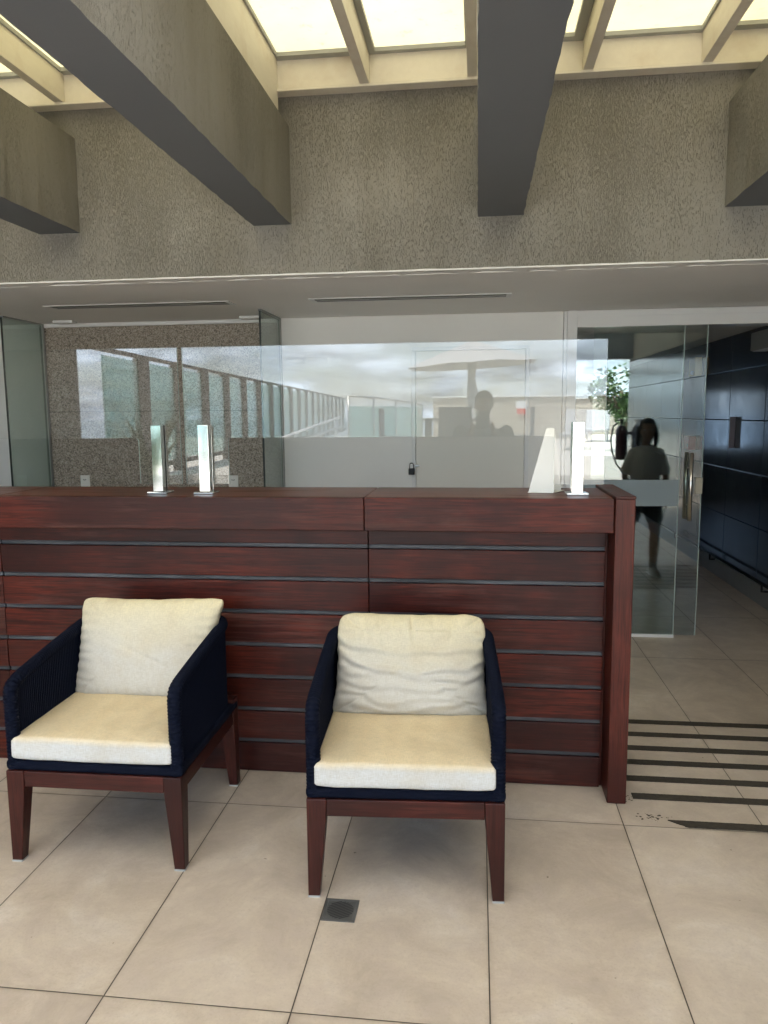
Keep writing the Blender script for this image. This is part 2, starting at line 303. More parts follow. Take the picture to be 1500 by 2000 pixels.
# ------------------------------------------------------------------ geometry helpers
def tag(o, label=None, cat=None, group=None, kind=None):
    if label: o['label'] = label
    if cat: o['category'] = cat
    if group: o['group'] = group
    if kind: o['kind'] = kind
    return o
def empty(name, loc, label, cat, group=None, rz=0):
    o = bpy.data.objects.new(name, None); COL.objects.link(o); o.location = loc; o.rotation_euler = (0, 0, rz)
    o.empty_display_size = .1; return tag(o, label, cat, group)
def link(name, me, mats, parent=None, loc=None, smooth=False):
    for mm in (mats if isinstance(mats, (list, tuple)) else [mats]): me.materials.append(M[mm] if isinstance(mm, str) else mm)
    if smooth:
        for f in me.polygons: f.use_smooth = True
    o = bpy.data.objects.new(name, me); COL.objects.link(o)
    if parent: o.parent = parent
    if loc: o.location = loc
    return o
class G:
    def __init__(s): s.v = []; s.f = []; s.m = []
    def add(s, vs, fs, mi=0):
        n = len(s.v); s.v += [tuple(v) for v in vs]; s.f += [tuple(i+n for i in f) for f in fs]; s.m += [mi]*len(fs); return s
    def box(s, x0, x1, y0, y1, z0, z1, mi=0, faces=None):
        vs = [(x0,y0,z0),(x1,y0,z0),(x1,y1,z0),(x0,y1,z0),(x0,y0,z1),(x1,y0,z1),(x1,y1,z1),(x0,y1,z1)]
        fs = [(0,3,2,1),(4,5,6,7),(0,1,5,4),(1,2,6,5),(2,3,7,6),(3,0,4,7)]   # bottom top front right back left
        n = len(s.v); s.v += vs
        for i, f in enumerate(fs):
            s.f.append(tuple(k+n for k in f)); s.m.append(faces[i] if faces else mi)
        return s
    def tube(s, pts, rad, seg=10, ry=None, mi=0, cap=True, upv=None):
        pts = [Vector(p) for p in pts]; n = len(pts)
        rad = rad if isinstance(rad, (list, tuple)) else [rad]*n
        ry = rad if ry is None else (ry if isinstance(ry, (list, tuple)) else [ry]*n)
        base = len(s.v); prevu = None
        for i, p in enumerate(pts):
            d = (pts[min(i+1, n-1)] - pts[max(i-1, 0)]).normalized()
            if prevu is None:
                u = Vector(upv) if upv else (Vector((1, 0, 0)) if abs(d.x) < .9 else Vector((0, 1, 0)))
            else: u = prevu
            u = (u - d*u.dot(d)).normalized(); prevu = u; vv = d.cross(u)
            for k in range(seg):
                a = 2*math.pi*k/seg; s.v.append(tuple(p + u*math.cos(a)*rad[i] + vv*math.sin(a)*ry[i]))
        for i in range(n-1):
            for k in range(seg):
                a = base+i*seg+k; b = base+i*seg+(k+1) % seg; s.f.append((a, b, b+seg, a+seg)); s.m.append(mi)
        if cap:
            s.f.append(tuple(base+k for k in reversed(range(seg)))); s.m.append(mi)
            s.f.append(tuple(base+(n-1)*seg+k for k in range(seg))); s.m.append(mi)
        return s
    def ball(s, c, r, seg=12, rings=8, mi=0, rot=None):
        r = r if isinstance(r, (tuple, list)) else (r, r, r); base = len(s.v); c = Vector(c)
        def P(x, y, z):
            q = Vector((x*r[0], y*r[1], z*r[2]))
            if rot: q = rot @ q
            s.v.append(tuple(c+q))
        P(0, 0, -1)
        for i in range(1, rings):
            th = math.pi*i/rings
            for k in range(seg): a = 2*math.pi*k/seg; P(math.sin(th)*math.cos(a), math.sin(th)*math.sin(a), -math.cos(th))
        P(0, 0, 1); top = len(s.v)-1
        for k in range(seg):
            s.f.append((base, base+1+(k+1) % seg, base+1+k)); s.m.append(mi)
            q = base+1+(rings-2)*seg; s.f.append((q+k, q+(k+1) % seg, top)); s.m.append(mi)
        for i in range(rings-2):
            for k in range(seg):
                a = base+1+i*seg+k; b = base+1+i*seg+(k+1) % seg; s.f.append((a, b, b+seg, a+seg)); s.m.append(mi)
        return s
    def mesh(s, name):
        me = bpy.data.meshes.new(name); me.from_pydata(s.v, [], s.f); me.update()
        for i, p in enumerate(me.polygons): p.material_index = s.m[i]
        return me
    def obj(s, name, mats, parent=None, loc=None, smooth=False, bevel=0, seg=2):
        me = s.mesh(name)
        o = link(name, me, mats, parent, loc, smooth)
        if bevel:
            b = o.modifiers.new('bevel', 'BEVEL'); b.width = bevel; b.segments = seg; b.limit_method = 'ANGLE'; b.angle_limit = R(40); b.harden_normals = False
        return o
def evalmesh(o):
    dg = bpy.context.evaluated_depsgraph_get(); me = bpy.data.meshes.new_from_object(o.evaluated_get(dg)); return me
def remesh(g, name, mats, parent, voxel=.008, smooth_it=4, loc=None):
    o = g.obj(name+'_tmp', []); r = o.modifiers.new('r', 'REMESH'); r.mode = 'VOXEL'; r.voxel_size = voxel
    s_ = o.modifiers.new('s', 'SMOOTH'); s_.iterations = smooth_it; s_.factor = .5
    me = evalmesh(o); bpy.data.objects.remove(o); me.materials.clear(); me.name = name
    return link(name, me, mats, parent, loc, True)

# ================================================================== SETTING
XL, XR = -4.3, 2.36
YB, YL, YD = -1.5, 3.85, 5.53
tag(G().box(-14, 14, -3.6, 16, -.3, 0).obj('floor', 'floor_tile'), kind='structure')
tag(G().box(-3000, 3000, -3000, 3000, -14, -13.5).obj('sea', 'sea'), kind='structure')
tag(G().box(-14, 14, -22, -3.601, -.3, .80, faces=[0,1,0,0,0,0]).obj('pool_deck', ['deck_white', 'deck']), kind='structure')
tag(G().box(XL, XR+.3, YL+.12, 15, 2.30, 2.42).obj('ceiling', 'ceiling_white'), kind='structure')

# lintel wall, concrete beams, edge beam, side walls
def rough_edge_wall(name, x0, x1, y0, y1, z0, z1, mats, label, cat):
    g = G(); n = 160; vs = []; rnd = random.Random(3)
    for i in range(n+1):
        x = x0+(x1-x0)*i/n; dzz = rnd.uniform(-.0035, .0035)+noise.noise(Vector((x*7, 0, 0)))*.006
        vs += [(x, y0, z0+dzz), (x, y0, z1), (x, y1, z1), (x, y1, z0+dzz)]
    fs = []; mi = []
    for i in range(n):
        a = i*4; b = a+4
        fs += [(a, b, b+1, a+1), (a+1, b+1, b+2, a+2), (a+2, b+2, b+3, a+3), (a+3, b+3, b, a)]; mi += [0, 0, 0, 1]
    fs += [(0, 1, 2, 3), (n*4+3, n*4+2, n*4+1, n*4)]; mi += [0, 0]
    g.add(vs, fs); g.m = mi
    return tag(g.obj(name, mats), label, cat)
rough_edge_wall('lintel_wall', XL, XR, YL, YL+.118, 2.302, 3.147, ['stucco', 'ceiling_white'], 'long grey textured stucco wall band hanging above the glazed service room', 'wall')
tag(G().box(XL, XR+.3, YL+.122, 15, 2.425, 3.7).obj('roof_block', 'dark_plaster'), kind='structure')
ltl = bpy.data.objects['lintel_wall']
BX = [(-4.28, -4.07), (-3.375, -3.16), (-2.256, -2.034), (-1.118, -.925), (-.005, .211), (1.131, 1.345)]
BL = ['leftmost grey beam against the side wall, outside the frame', 'second grey beam from the side wall, outside the frame', 'short visible stucco beam at the left edge of the photo', 'large diagonal stucco beam over the left armchair', 'dark grey beam running straight away above the right armchair', 'stucco beam cut by the upper right edge of the photo']
g = G(); rnd = random.Random(8); n = 300; vs = []
for i in range(n+1):
    x = XL+(XR-XL)*i/n; zt_ = 2.305+max(0, noise.noise(Vector((x*6, 3, 0)))*.004)+rnd.uniform(0, .0012)-.0025
    vs += [(x, YL-.003, 2.296), (x, YL-.003, zt_), (x, YL-.0002, zt_), (x, YL-.0002, 2.296)]
fs = []
for i in range(n):
    a = i*4; b = a+4; fs += [(a, b, b+1, a+1), (a+1, b+1, b+2, a+2), (a+3, b+3, b, a)]
G().add(vs, fs).obj('plaster_edge', 'frame_white', ltl)
def beam(x0, x1, lab):
    n = 120; rnd = random.Random(int(x0*100)); vs = []
    y0, y1 = YB+.25, YL-.002
    for i in range(n+1):
        y = y0+(y1-y0)*i/n; e = lambda: rnd.uniform(-.0022, .0022)+noise.noise(Vector((x0, y*9, 0)))*.004
        vs += [(x0+e(), y, 2.54), (x1+e(), y, 2.54), (x1, y, 3.0), (x0, y, 3.0)]
    fs = []; mi = []
    for i in range(n):
        a = i*4; b = a+4
        fs += [(a, a+1, b+1, b), (a+1, a+2, b+2, b+1), (a+2, a+3, b+3, b+2), (a+3, a, b, b+3)]; mi += [1, 0, 0, 0]
    fs += [(3, 2, 1, 0), (n*4, n*4+1, n*4+2, n*4+3)]; mi += [0, 0]
    g = G(); g.add(vs, fs); g.m = mi
    return tag(g.obj('ceiling_beam', ['stucco', 'grey_paint']), lab, 'beam', 'stucco beams under the skylight')
for (x0, x1), lab in zip(BX, BL): beam(x0, x1, lab)
tag(G().box(XL, XR, YB, YB+.245, 2.42, 3.4).obj('edge_beam', 'grey_paint'), 'dark beam along the open edge of the roof, seen mirrored in the door glass', 'beam')
tag(G().box(XL-.2, XL-.002, YB, 15, 0, 3.6).obj('side_wall', 'stucco'), 'stucco wall closing the left side of the covered terrace', 'wall')
wt = tag(G().box(XR, XR+.2, YB, 15, 0, 2.372).obj('tiled_wall', 'dark_tile'), 'long wall of glossy dark blue-black tiles beside the glass door', 'wall')
tag(G().box(XR, XR+.2, YB, YL+.12, 2.375, 3.6).obj('upper_side_wall', 'stucco'), 'stucco band above the glossy dark tiles on the right', 'wall')
G().box(XR-.022, XR-.001, 5.7, 14.4, 0, .155).obj('skirting', 'alu_grey', wt)
g = G().tube([(XR-.07, 6.2, .215), (XR-.07, 9.2, .215)], .014, 8)
for y in (6.35, 7.75, 9.1): g.tube([(XR-.07, y, .215), (XR-.07, y, .15), (XR-.02, y, .15)], .010, 6)
tag(g.obj('pipe_rail', 'black', smooth=True), 'thin black pipe rail low on the dark tiled corridor wall', 'rail')

# back wall pieces
tag(G().box(-1.42, .588, YD, YD+.15, 0, 2.298).obj('back_wall', 'wall_white'), 'white wall behind the counter with the cream door in it', 'wall')
tag(G().box(XL, -3.275, YD, YD+.15, 0, 2.298).obj('back_wall', 'wall_white'), 'white wall at the far left behind the glass partition', 'wall')
gw = tag(G().box(-3.273, -1.422, YD+.01, YD+.14, 0, 2.27).obj('granite_wall', 'granite'), 'speckled brown granite wall behind the left part of the counter', 'wall')
G().box(-3.273, -1.422, YD-.005, YD+.14, 2.272, 2.298).obj('cornice', 'frame_white', gw)
# corridor closing walls
tag(G().box(-3.0, -.35, 14.59, 14.8, 0, 2.298).obj('corridor_end_wall', 'dark_plaster'), 'dark wall beside the window at the end of the corridor', 'wall')
tag(G().box(.50, XR, 14.59, 14.8, 0, 2.298).obj('corridor_end_wall', 'dark_plaster'), 'dark wall between the corridor end window and the tiled wall', 'wall')
tag(G().box(-.35, .50, 14.6, 14.8, 0, 0.95).obj('corridor_end_wall', 'wall_white'), 'low wall under the window at the end of the corridor', 'wall')
tag(G().box(-.35, .50, 14.6, 14.8, 1.95, 2.298).obj('corridor_head_wall', 'wall_white'), 'wall strip above the window at the end of the corridor', 'wall')
tag(G().box(-3.2, -3.0, YD+.16, 14.8, 0, 2.298).obj('corridor_side_wall', 'dark_plaster'), 'dark plaster wall on the far side of the corridor', 'wall')

tag(G().box(-.349, .499, 14.68, 14.69, .951, 1.949).obj('dimming_pane', 'window_tint'), 'unseen tinted pane added to dim the window at the end of the corridor', 'window')  # unseen pane, added to dim and tint the daylight glint on the tiles
# ------------------------------------------------------------------ skylight
sk = empty('skylight', (0, 0, 3.147), 'cream timber framed skylight of milky yellowish panels above the beams', 'skylight')
def P(name, g, mats, par, bevel=0, smooth=False):        # part given in world coordinates, parent is an unrotated thing
    off = Vector((0, 0, 0)); q = par
    while q is not None: off += q.location; q = q.parent
    g.v = [tuple(Vector(v)-off) for v in g.v]; return g.obj(name, mats, par, bevel=bevel, smooth=smooth)
bars = [-4.2, -3.64, -3.12, -2.60, -2.07, -1.55, -.985, -.54, -.035, .49, 1.01, 1.53, 2.05]
rows = [3.825, 2.03, .27, YB+.2]
P('cross_rail', G().box(XL, XR, 3.80, 3.848, 3.149, 3.4), 'cream_timber', sk, .002)
P('trim_lip', G().box(XL, XR, 3.775, 3.849, 3.135, 3.148), 'cream_timber', sk, .003)
for y in rows[1:]: P('cross_rail', G().box(XL, XR, y-.024, y+.024, 3.149, 3.315), 'cream_timber', sk, .002)
for b in bars:
    P('bar', G().box(b-.0225, b+.0225, YB+.2, 3.799, (3.004 if abs(b+.985) < .01 else 3.147)+.001, 3.325), 'cream_timber', sk, .002)
allb = bars + [XR]
for i in range(len(allb)-1):
    x0 = allb[i]+.023; x1 = allb[i+1]-(.023 if i < len(allb)-2 else 0)
    for k in range(3):
        y0, y1 = rows[k+1]+.025, rows[k]-.026
        wd = .045 if (i+k) % 2 == 0 else .03
        g = G()
        g.box(x0, x1, y1-wd, y1, 3.282, 3.30).box(x0, x1, y0, y0+wd, 3.282, 3.30).box(x0, x0+(wd if i % 2 else .01), y0+wd, y1-wd, 3.282, 3.30).box(x1-(wd if (i+1) % 2 else .01), x1, y0+wd, y1-wd, 3.282, 3.30)
        pn = P('roof_panel', G().box(x0, x1, y0, y1, 3.302, 3.306), 'milky_sheet' if k == 0 else 'fill_sheet', sk)
        P('panel_frame', g, 'alu_grey', pn)

# ------------------------------------------------------------------ ceiling fittings
def vent(x0, x1, lab):
    o = empty('ceiling_vent', ((x0+x1)/2, 4.71, 2.298), lab, 'vent', 'slot vents in the white ceiling')
    g = G(); y0, y1 = 4.64, 4.79; z = 2.295
    g.box(x0, x1, y0, y0+.022, z, 2.299).box(x0, x1, y1-.022, y1, z, 2.299).box(x0, x0+.03, y0+.022, y1-.022, z, 2.299).box(x1-.03, x1, y0+.022, y1-.022, z, 2.299)
    P('frame', g, 'frame_white', o)
    g = G().box(x0+.03, x1-.03, y0+.022, y1-.022, 2.2955, 2.299)
    P('slot', g, 'black', o)
    P('blade', G().box(x0+.03, x1-.03, 4.70, 4.728, 2.2935, 2.295), 'alu_grey', o)
vent(-2.73, -1.52, 'long slot air vent in the ceiling above the granite wall')
vent(-1.02, .195, 'long slot air vent in the ceiling above the white wall')
for x, lab in ((-3.0, 'small white ceiling fitting at the left corner of the granite wall'), (-1.60, 'small white ceiling fitting beside the glass partition over the granite wall')):
    o = empty('ceiling_light', (x, 5.38, 2.298), lab, 'light fitting', 'small ceiling fittings')
    P('housing', G().box(x-.075, x+.075, 5.34, 5.42, 2.282, 2.299), 'frame_white', o, .004); P('diffuser', G().box(x-.06, x+.06, 5.35, 5.41, 2.279, 2.283), 'plastic_white', o)

# ------------------------------------------------------------------ glass partitions
for x, lab in ((-3.265, 'grey-green glass partition at the far left between counter and wall'), (-1.432, 'grey-green glass partition beside the granite wall near the white wall')):
    o = empty('glass_partition', (x, 5.05, 0), lab, 'glass panel', 'glass partitions behind the counter')
    P('pane', G().box(x-.005, x+.005, 5.02, 5.50, .02, 2.285), 'partition_glass', o)
    P('edge', G().box(x-.0055, x+.0055, 5.013, 5.0195, .02, 2.287), 'glass_edge_dark', o)
    P('channel', G().box(x-.012, x+.012, 5.501, 5.529, 0, 2.297).box(x-.012, x+.012, 5.02, 5.50, 2.286, 2.298), 'alu_grey', o)

# ------------------------------------------------------------------ cream door with padlock, outlets
d = empty('cream_door', (-.056, YD, 0), 'closed cream door in the white wall behind the counter', 'door')
P('leaf', G().box(-.440, .330, YD-.018, YD-.002, 0, 2.043), 'door_cream', d, .004)
P('frame', G().box(-.470, -.443, YD-.026, YD-.002, 0, 2.045).box(.333, .36, YD-.026, YD-.002, 0, 2.045).box(-.470, .36, YD-.026, YD-.002, 2.046, 2.072), 'frame_white', d, .002)
P('hasp', G().box(-.462, -.415, YD-.034, YD-.028, 1.222, 1.236), 'steel', d, .001)
pk = empty('padlock', (-.470, YD-.05, 1.165), 'small black padlock hanging from the hasp of the cream door', 'padlock')
P('lock_body', G().box(-.492, -.448, YD-.062, YD-.038, 1.165, 1.212), 'black', pk, .004)
P('shackle', G().tube([(-.484, YD-.05, 1.205), (-.484, YD-.05, 1.235)] + [(-.47+.014*math.cos(a), YD-.05, 1.235+.014*math.sin(a)) for a in [math.pi*k/6 for k in range(5, 0, -1)]] + [(-.456, YD-.05, 1.235), (-.456, YD-.05, 1.205)], .0035, 6), 'black', pk, smooth=True)
for x, lab in ((-3.0, 'white double wall socket at the left of the granite wall'), (-1.82, 'white double wall socket at the right of the granite wall')):
    y = YD+.01
    o = empty('wall_socket', (x, y, 1.09), lab, 'socket', 'white sockets on the granite wall')
    P('plate', G().box(x-.037, x+.037, y-.010, y-.001, 1.03, 1.155), 'plastic_white', o, .003)
    for zz in (1.122, 1.062):
        f = P('outlet', G().tube([(x, y-.0105, zz), (x, y-.013, zz)], .021, 6), 'plastic_white', o)
        g = G()
        for dx in (-.009, 0, .009): g.tube([(x+dx, y-.0132, zz-(.003 if dx == 0 else 0)), (x+dx, y-.0142, zz-(.003 if dx == 0 else 0))], .0035, 8)
        P('pin_hole', g, 'black', f)

# ------------------------------------------------------------------ door frame and glass doors
fr = empty('door_frame', (.635, 5.5, 0), 'white aluminium frame around the glass corridor doors', 'door frame')
P('jamb', G().box(.591, .612, YD-.03, YD+.15, 0, 2.296).box(.6125, .678, YD-.05, YD+.15, 0, 2.296), 'frame_white', fr, .002)
P('head', G().box(.679, XR, YD-.05, YD+.12, 2.183, 2.255).box(.679, XR, YD-.035, YD+.12, 2.256, 2.296), 'frame_white', fr, .002)
fx = empty('fixed_glass_pane', (1.04, YD-.035, 0), 'fixed glass pane with a frosted band beside the counter end', 'glass panel')
P('pane', G().box(.679, 1.392, YD-.040, YD-.030, .022, 2.182), 'door_glass', fx)
P('edge', G().box(1.3925, 1.397, YD-.0405, YD-.0295, .022, 2.182), 'glass_edge', fx)
P('bottom_rail', G().box(.679, 1.398, YD-.047, YD-.023, 0, .0215), 'frame_white', fx, .002)
P('frosted_band', G().box(.681, 1.390, YD-.0425, YD-.0405, .945, 1.130), 'frosted_film', fx)
sd_ = empty('sliding_glass_door', (1.2, YD+.0, 0), 'frameless sliding glass door with a long steel bar handle', 'door')
P('pane', G().box(.80, 1.552, YD-.005, YD+.005, .012, 2.195), 'door_glass', sd_)
P('edge', G().box(1.5525, 1.557, YD-.0055, YD+.0055, .012, 2.195), 'glass_edge', sd_)
h = P('handle', G().tube([(1.466, YD-.065, .845), (1.466, YD-.065, 1.318)], .0155, 14), 'handle_steel', sd_, smooth=True)
h = P('handle', G().tube([(1.466, YD+.065, .845), (1.466, YD+.065, 1.318)], .0155, 14), 'handle_steel', sd_, smooth=True)
P('handle_mount', G().tube([(1.466, YD-.065, .95), (1.466, YD+.065, .95)], .008, 8).tube([(1.466, YD-.065, 1.21), (1.466, YD+.065, 1.21)], .008, 8), 'handle_steel', sd_, smooth=True)
P('lock_plate', G().box(1.512, 1.560, YD-.016, YD+.016, 1.03, 1.143), 'beige_plate', sd_, .003)

# corridor wall fittings
el = empty('emergency_light', (XR-.03, 8.75, 1.98), 'amber tinted emergency light box high on the dark tiled corridor wall', 'emergency light')
P('housing', G().box(XR-.07, XR-.001, 8.55, 8.80, 1.98, 2.17), 'amber', el, .006); P('lens', G().ball((XR-.075, 8.62, 2.01), .022), 'plastic_white', el, smooth=True)
fa = empty('fire_alarm', (XR-.03, 8.75, 1.19), 'red fire alarm box on the dark tiled corridor wall', 'alarm')
P('housing', G().box(XR-.075, XR-.001, 8.66, 8.86, 1.19, 1.335), 'red', fa, .006); P('button', G().tube([(XR-.076, 8.7, 1.235), (XR-.082, 8.7, 1.235)], .02, 10), 'black', fa)
tag(G().box(XR-.05, XR-.001, 7.40, 7.415, 1.26, 1.55).obj('projecting_sign', 'sign_dim', bevel=.002), 'narrow dark red sign projecting from the dark tiled corridor wall', 'sign')
wl = empty('wall_lamp', (XR-.05, 6.6, 2.08), 'pale grey box lamp at the top of the dark tiled wall', 'lamp')
P('housing', G().box(XR-.13, XR-.001, 6.30, 6.72, 2.09, 2.235), 'alu_grey', wl, .006); P('lens', G().box(XR-.12, XR-.02, 6.33, 6.69, 2.083, 2.089), 'plastic_white', wl)

# ================================================================== COUNTER
ct = empty('bar_counter', (-1.8, 3.2, 0), 'long dark red mahogany bar counter clad in horizontal boards', 'counter')
secs = [(XL+.01, -2.153), (-2.150, -.4615), (-.4585, .528)]
tops = [(XL+.01, -2.079), (-2.076, -.459), (-.456, .537)]
for x0, x1 in tops:
    P('counter_top', G().box(x0, x1, 3.0775, 3.50, 1.226, 1.264), 'mahogany_top', ct, .004)
    P('apron', G().box(x0, x1-(.0 if x1 < .5 else .002), 3.050, 3.077, 1.127, 1.2635), 'mahogany', ct, .003)
zs = [1.04, .892, .743, .593, .445, .295, .147]
edges = [1.1265] + zs + [None]
for x0, x1 in secs:
    for k in range(8):
        zt = 1.15 if k == 0 else zs[k-1]-.0105
        zb = zs[k]+.0105 if k < 7 else .004
        jit = random.Random(int(x0*10)*9+k).uniform(-.0015, .0015)
        P('front_board', G().box(x0, x1, 3.180+jit, 3.205, zb, zt), 'mahogany', ct, .0025)
    for z in zs:
        P('gap_strip', G().box(x0+.001, x1-.001, 3.188, 3.203, z-.0095, z+.0095), 'grey_strip', ct, .004)
P('carcass', G().box(XL+.01, .535, 3.206, 3.46, .01, 1.225), 'black', ct)
P('side_batten', G().box(.5285, .5385, 3.20, 3.50, .004, 1.225), 'mahogany_post', ct)
P('end_panel', G().box(.540, .616, 3.048, 3.565, .002, 1.262), 'mahogany_post', ct, .004)
P('end_cap', G().box(.5385, .6175, 3.045, 3.567, 1.2625, 1.274), 'mahogany_post', ct, .003)
g = G()
for zz in (1.20, 1.06): g.tube([(.603, 3.0475, zz), (.603, 3.0465, zz)], .003, 8)
P('screw_hole', g, 'black', ct)

# glass guard on posts
def guard(outline, name_lab):
    o = empty('glass_guard', (outline[0][0], 3.205, 1.27), name_lab, 'glass screen', 'glass screens on the counter')
    # outline xz polygon with rounded inner corners -> thin prism
    y0, y1 = 3.203, 3.211; n = len(outline)
    vs = [(x, y0, z) for x, z in outline] + [(x, y1, z) for x, z in outline]
    bm = bmesh.new(); V = [bm.verts.new(v) for v in vs]
    f1 = bm.faces.new(V[:n]); f2 = bm.faces.new(list(reversed(V[n:])))
    for i in range(n): bm.faces.new((V[i], V[n+i], V[n+(i+1) % n], V[(i+1) % n])).material_index = 1
    bmesh.ops.recalc_face_normals(bm, faces=bm.faces[:])
    bmesh.ops.triangulate(bm, faces=[f1, f2])
    me = bpy.data.meshes.new('pane'); 
    for v in bm.verts: v.co -= o.location
    bm.to_mesh(me); bm.free(); link('pane', me, ['guard_glass', 'glass_edge'], o)
    return o
def corner(cx, cz, r, a0, a1, n=5): return [(cx+r*math.cos(R(a0+(a1-a0)*k/n)), cz+r*math.sin(R(a0+(a1-a0)*k/n))) for k in range(n+1)]
r = .015; zb, zl, zt = 1.506, 1.306, 1.893
L1 = [(XL+.02, zt), (XL+.02, zb)] + corner(-1.4785-r, zb-r, r, 90, 0) + [(-1.4785, zl), (-1.286, zl), (-1.286, zt)]
guard(L1, 'left glass screen pane above the counter in front of the granite wall')
L2 = [(-1.265, zt), (-1.265, zl), (-1.071, zl)] + corner(-1.071+r, zb-r, r, 180, 90) + corner(.314-r, zb-r, r, 90, 0) + [(.314, zl), (.518, zl), (.518, zt)]
guard(L2, 'wide right glass screen pane above the counter with a service slot below')
for x, lab in ((-1.383, 'left one of the paired square chrome posts holding the glass screens'), (-1.172, 'right one of the paired square chrome posts holding the glass screens'), (.407, 'square chrome post near the wooden end panel of the counter')):
    o = empty('chrome_post', (x, 3.19, 1.264), lab, 'post', 'chrome posts on the counter')
    P('shaft', G().box(x-.0235, x+.0235, 3.170, 3.2015, 1.2745, 1.562), 'chrome', o, .0015)
    P('back_plate', G().box(x-.0235, x+.0235, 3.2125, 3.222, 1.2745, 1.562), 'chrome', o, .0015)
    P('base_plate', G().box(x-.044, x+.044, 3.150, 3.238, 1.2645, 1.274), 'chrome', o, .002)

# white tent card on the counter
tcard = empty('tent_card', (.30, 3.29, 1.2645), 'folded white plastic tent card standing behind the right glass screen', 'tent card')
g = G(); a = [(.225, 3.262), (.365, 3.285)]; th = .003
def slab(p, n=th):
    p = [Vector(q) for q in p]; nn = (p[1]-p[0]).cross(p[2]-p[0]).normalized()*n
    return [q for q in p] + [q+nn for q in p]
FS = [(0,1,2,3),(7,6,5,4),(0,4,5,1),(1,5,6,2),(2,6,7,3),(3,7,4,0)]
P('front_leaf', G().add(slab([(.215, 3.262, 1.266), (.322, 3.262, 1.266), (.322, 3.300, 1.535), (.290, 3.300, 1.535)]), FS), 'plastic_white', tcard)
P('rear_leaf', G().add(slab([(.245, 3.365, 1.266), (.362, 3.350, 1.266), (.326, 3.306, 1.530), (.294, 3.306, 1.530)]), FS), 'plastic_white', tcard)
P('foot', G().add(slab([(.213, 3.262, 1.2655), (.322, 3.250, 1.2655), (.375, 3.350, 1.2655), (.245, 3.368, 1.2655)]), FS), 'plastic_white', tcard)

# ------------------------------------------------------------------ stripes, drain, residue
st = [(2.914, .775, -.9), (3.122, .655, -.4), (3.282, .617, 0), (3.446, .617, 0), (3.600, .617, 0), (3.762, .617, 0), (3.921, .617, 0)]
names = ['nearest short dark anti-slip strip with a torn end', 'second nearest dark anti-slip strip, starting just off the counter end', 'third dark anti-slip strip from the front', 'fourth dark anti-slip strip from the front', 'fifth dark anti-slip strip from the front', 'sixth dark anti-slip strip, next to the farthest', 'farthest dark anti-slip strip across the passage floor']
for k, (y, x0, sk_) in enumerate(st):
    n = 240; rnd = random.Random(k); vs = []; hw = .0235
    for i in range(n+1):
        x = x0+(2.30-x0)*i/n; e = .0006
        ya = y-hw+rnd.uniform(-e, e); yb = y+hw+rnd.uniform(-e, e)
        if k == 0 and x < x0+.045: ya = y+hw-(.014+(x-x0)/.045*.033)+rnd.uniform(-.004, .004)
        vs += [(x, ya, .0045), (x, yb, .0045), (x, ya, .0005), (x, yb, .0005)]
    if k == 0: vs[1] = (vs[1][0]-.02, *vs[1][1:]); vs[3] = (vs[3][0]-.02, *vs[3][1:])
    fs = []
    for i in range(n):
        a = i*4; b = a+4; fs += [(a, b, b+1, a+1), (a, a+2, b+2, b), (a+1, b+1, b+3, a+3)]
    fs += [(0, 1, 3, 2)]
    tag(G().add(vs, fs).obj('anti_slip_strip', 'tape'), names[k], 'floor strip', 'anti-slip strips across the passage')
g = G(); rnd = random.Random(5)
for i in range(60):
    if i < 46: x, y = rnd.gauss(.70, .035), rnd.gauss(2.955, .012)
    else: x, y = rnd.gauss(.635, .012), rnd.gauss(3.10, .015)
    s_ = rnd.uniform(.0015, .006)
    k = rnd.randint(4, 6); g.add([(x+s_*rnd.uniform(.5, 1.4)*math.cos(6.283*q/k), y+s_*rnd.uniform(.4, 1)*math.sin(6.283*q/k), .0012) for q in range(k)], [tuple(range(k))])
tag(g.obj('tape_residue', 'tape'), kind='stuff')
M['drain_grey'] = mat('drain_grey', (.09, .088, .085), .5)[0]
dr = empty('floor_drain', (-.432, 2.256, 0), 'square steel floor drain grate in front of the right armchair', 'drain')
P('frame', G().box(-.487, -.377, 2.201, 2.209, .0005, .004).box(-.487, -.377, 2.303, 2.311, .0005, .004).box(-.487, -.479, 2.209, 2.303, .0005, .004).box(-.385, -.377, 2.209, 2.303, .0005, .004), 'drain_grey', dr)
P('plate', G().box(-.4785, -.3855, 2.2095, 2.3025, .0005, .0030), 'drain_grey', dr)
g = G()
for k in range(-5, 6):                                    # slanted slots inside a circle
    o_ = k*.0078; hl = math.sqrt(max(0, .043**2-o_**2))
    if hl < .008: continue
    u = Vector((math.cos(R(28)), math.sin(R(28)), 0)); vv = Vector((-u.y, u.x, 0)); c = Vector((-.432, 2.256, .0034))+vv*o_
    g.add([c-u*hl-vv*.0021, c+u*hl-vv*.0021, c+u*hl+vv*.0021, c-u*hl+vv*.0021], [(0, 1, 2, 3)])
P('slot', g, 'black', dr)

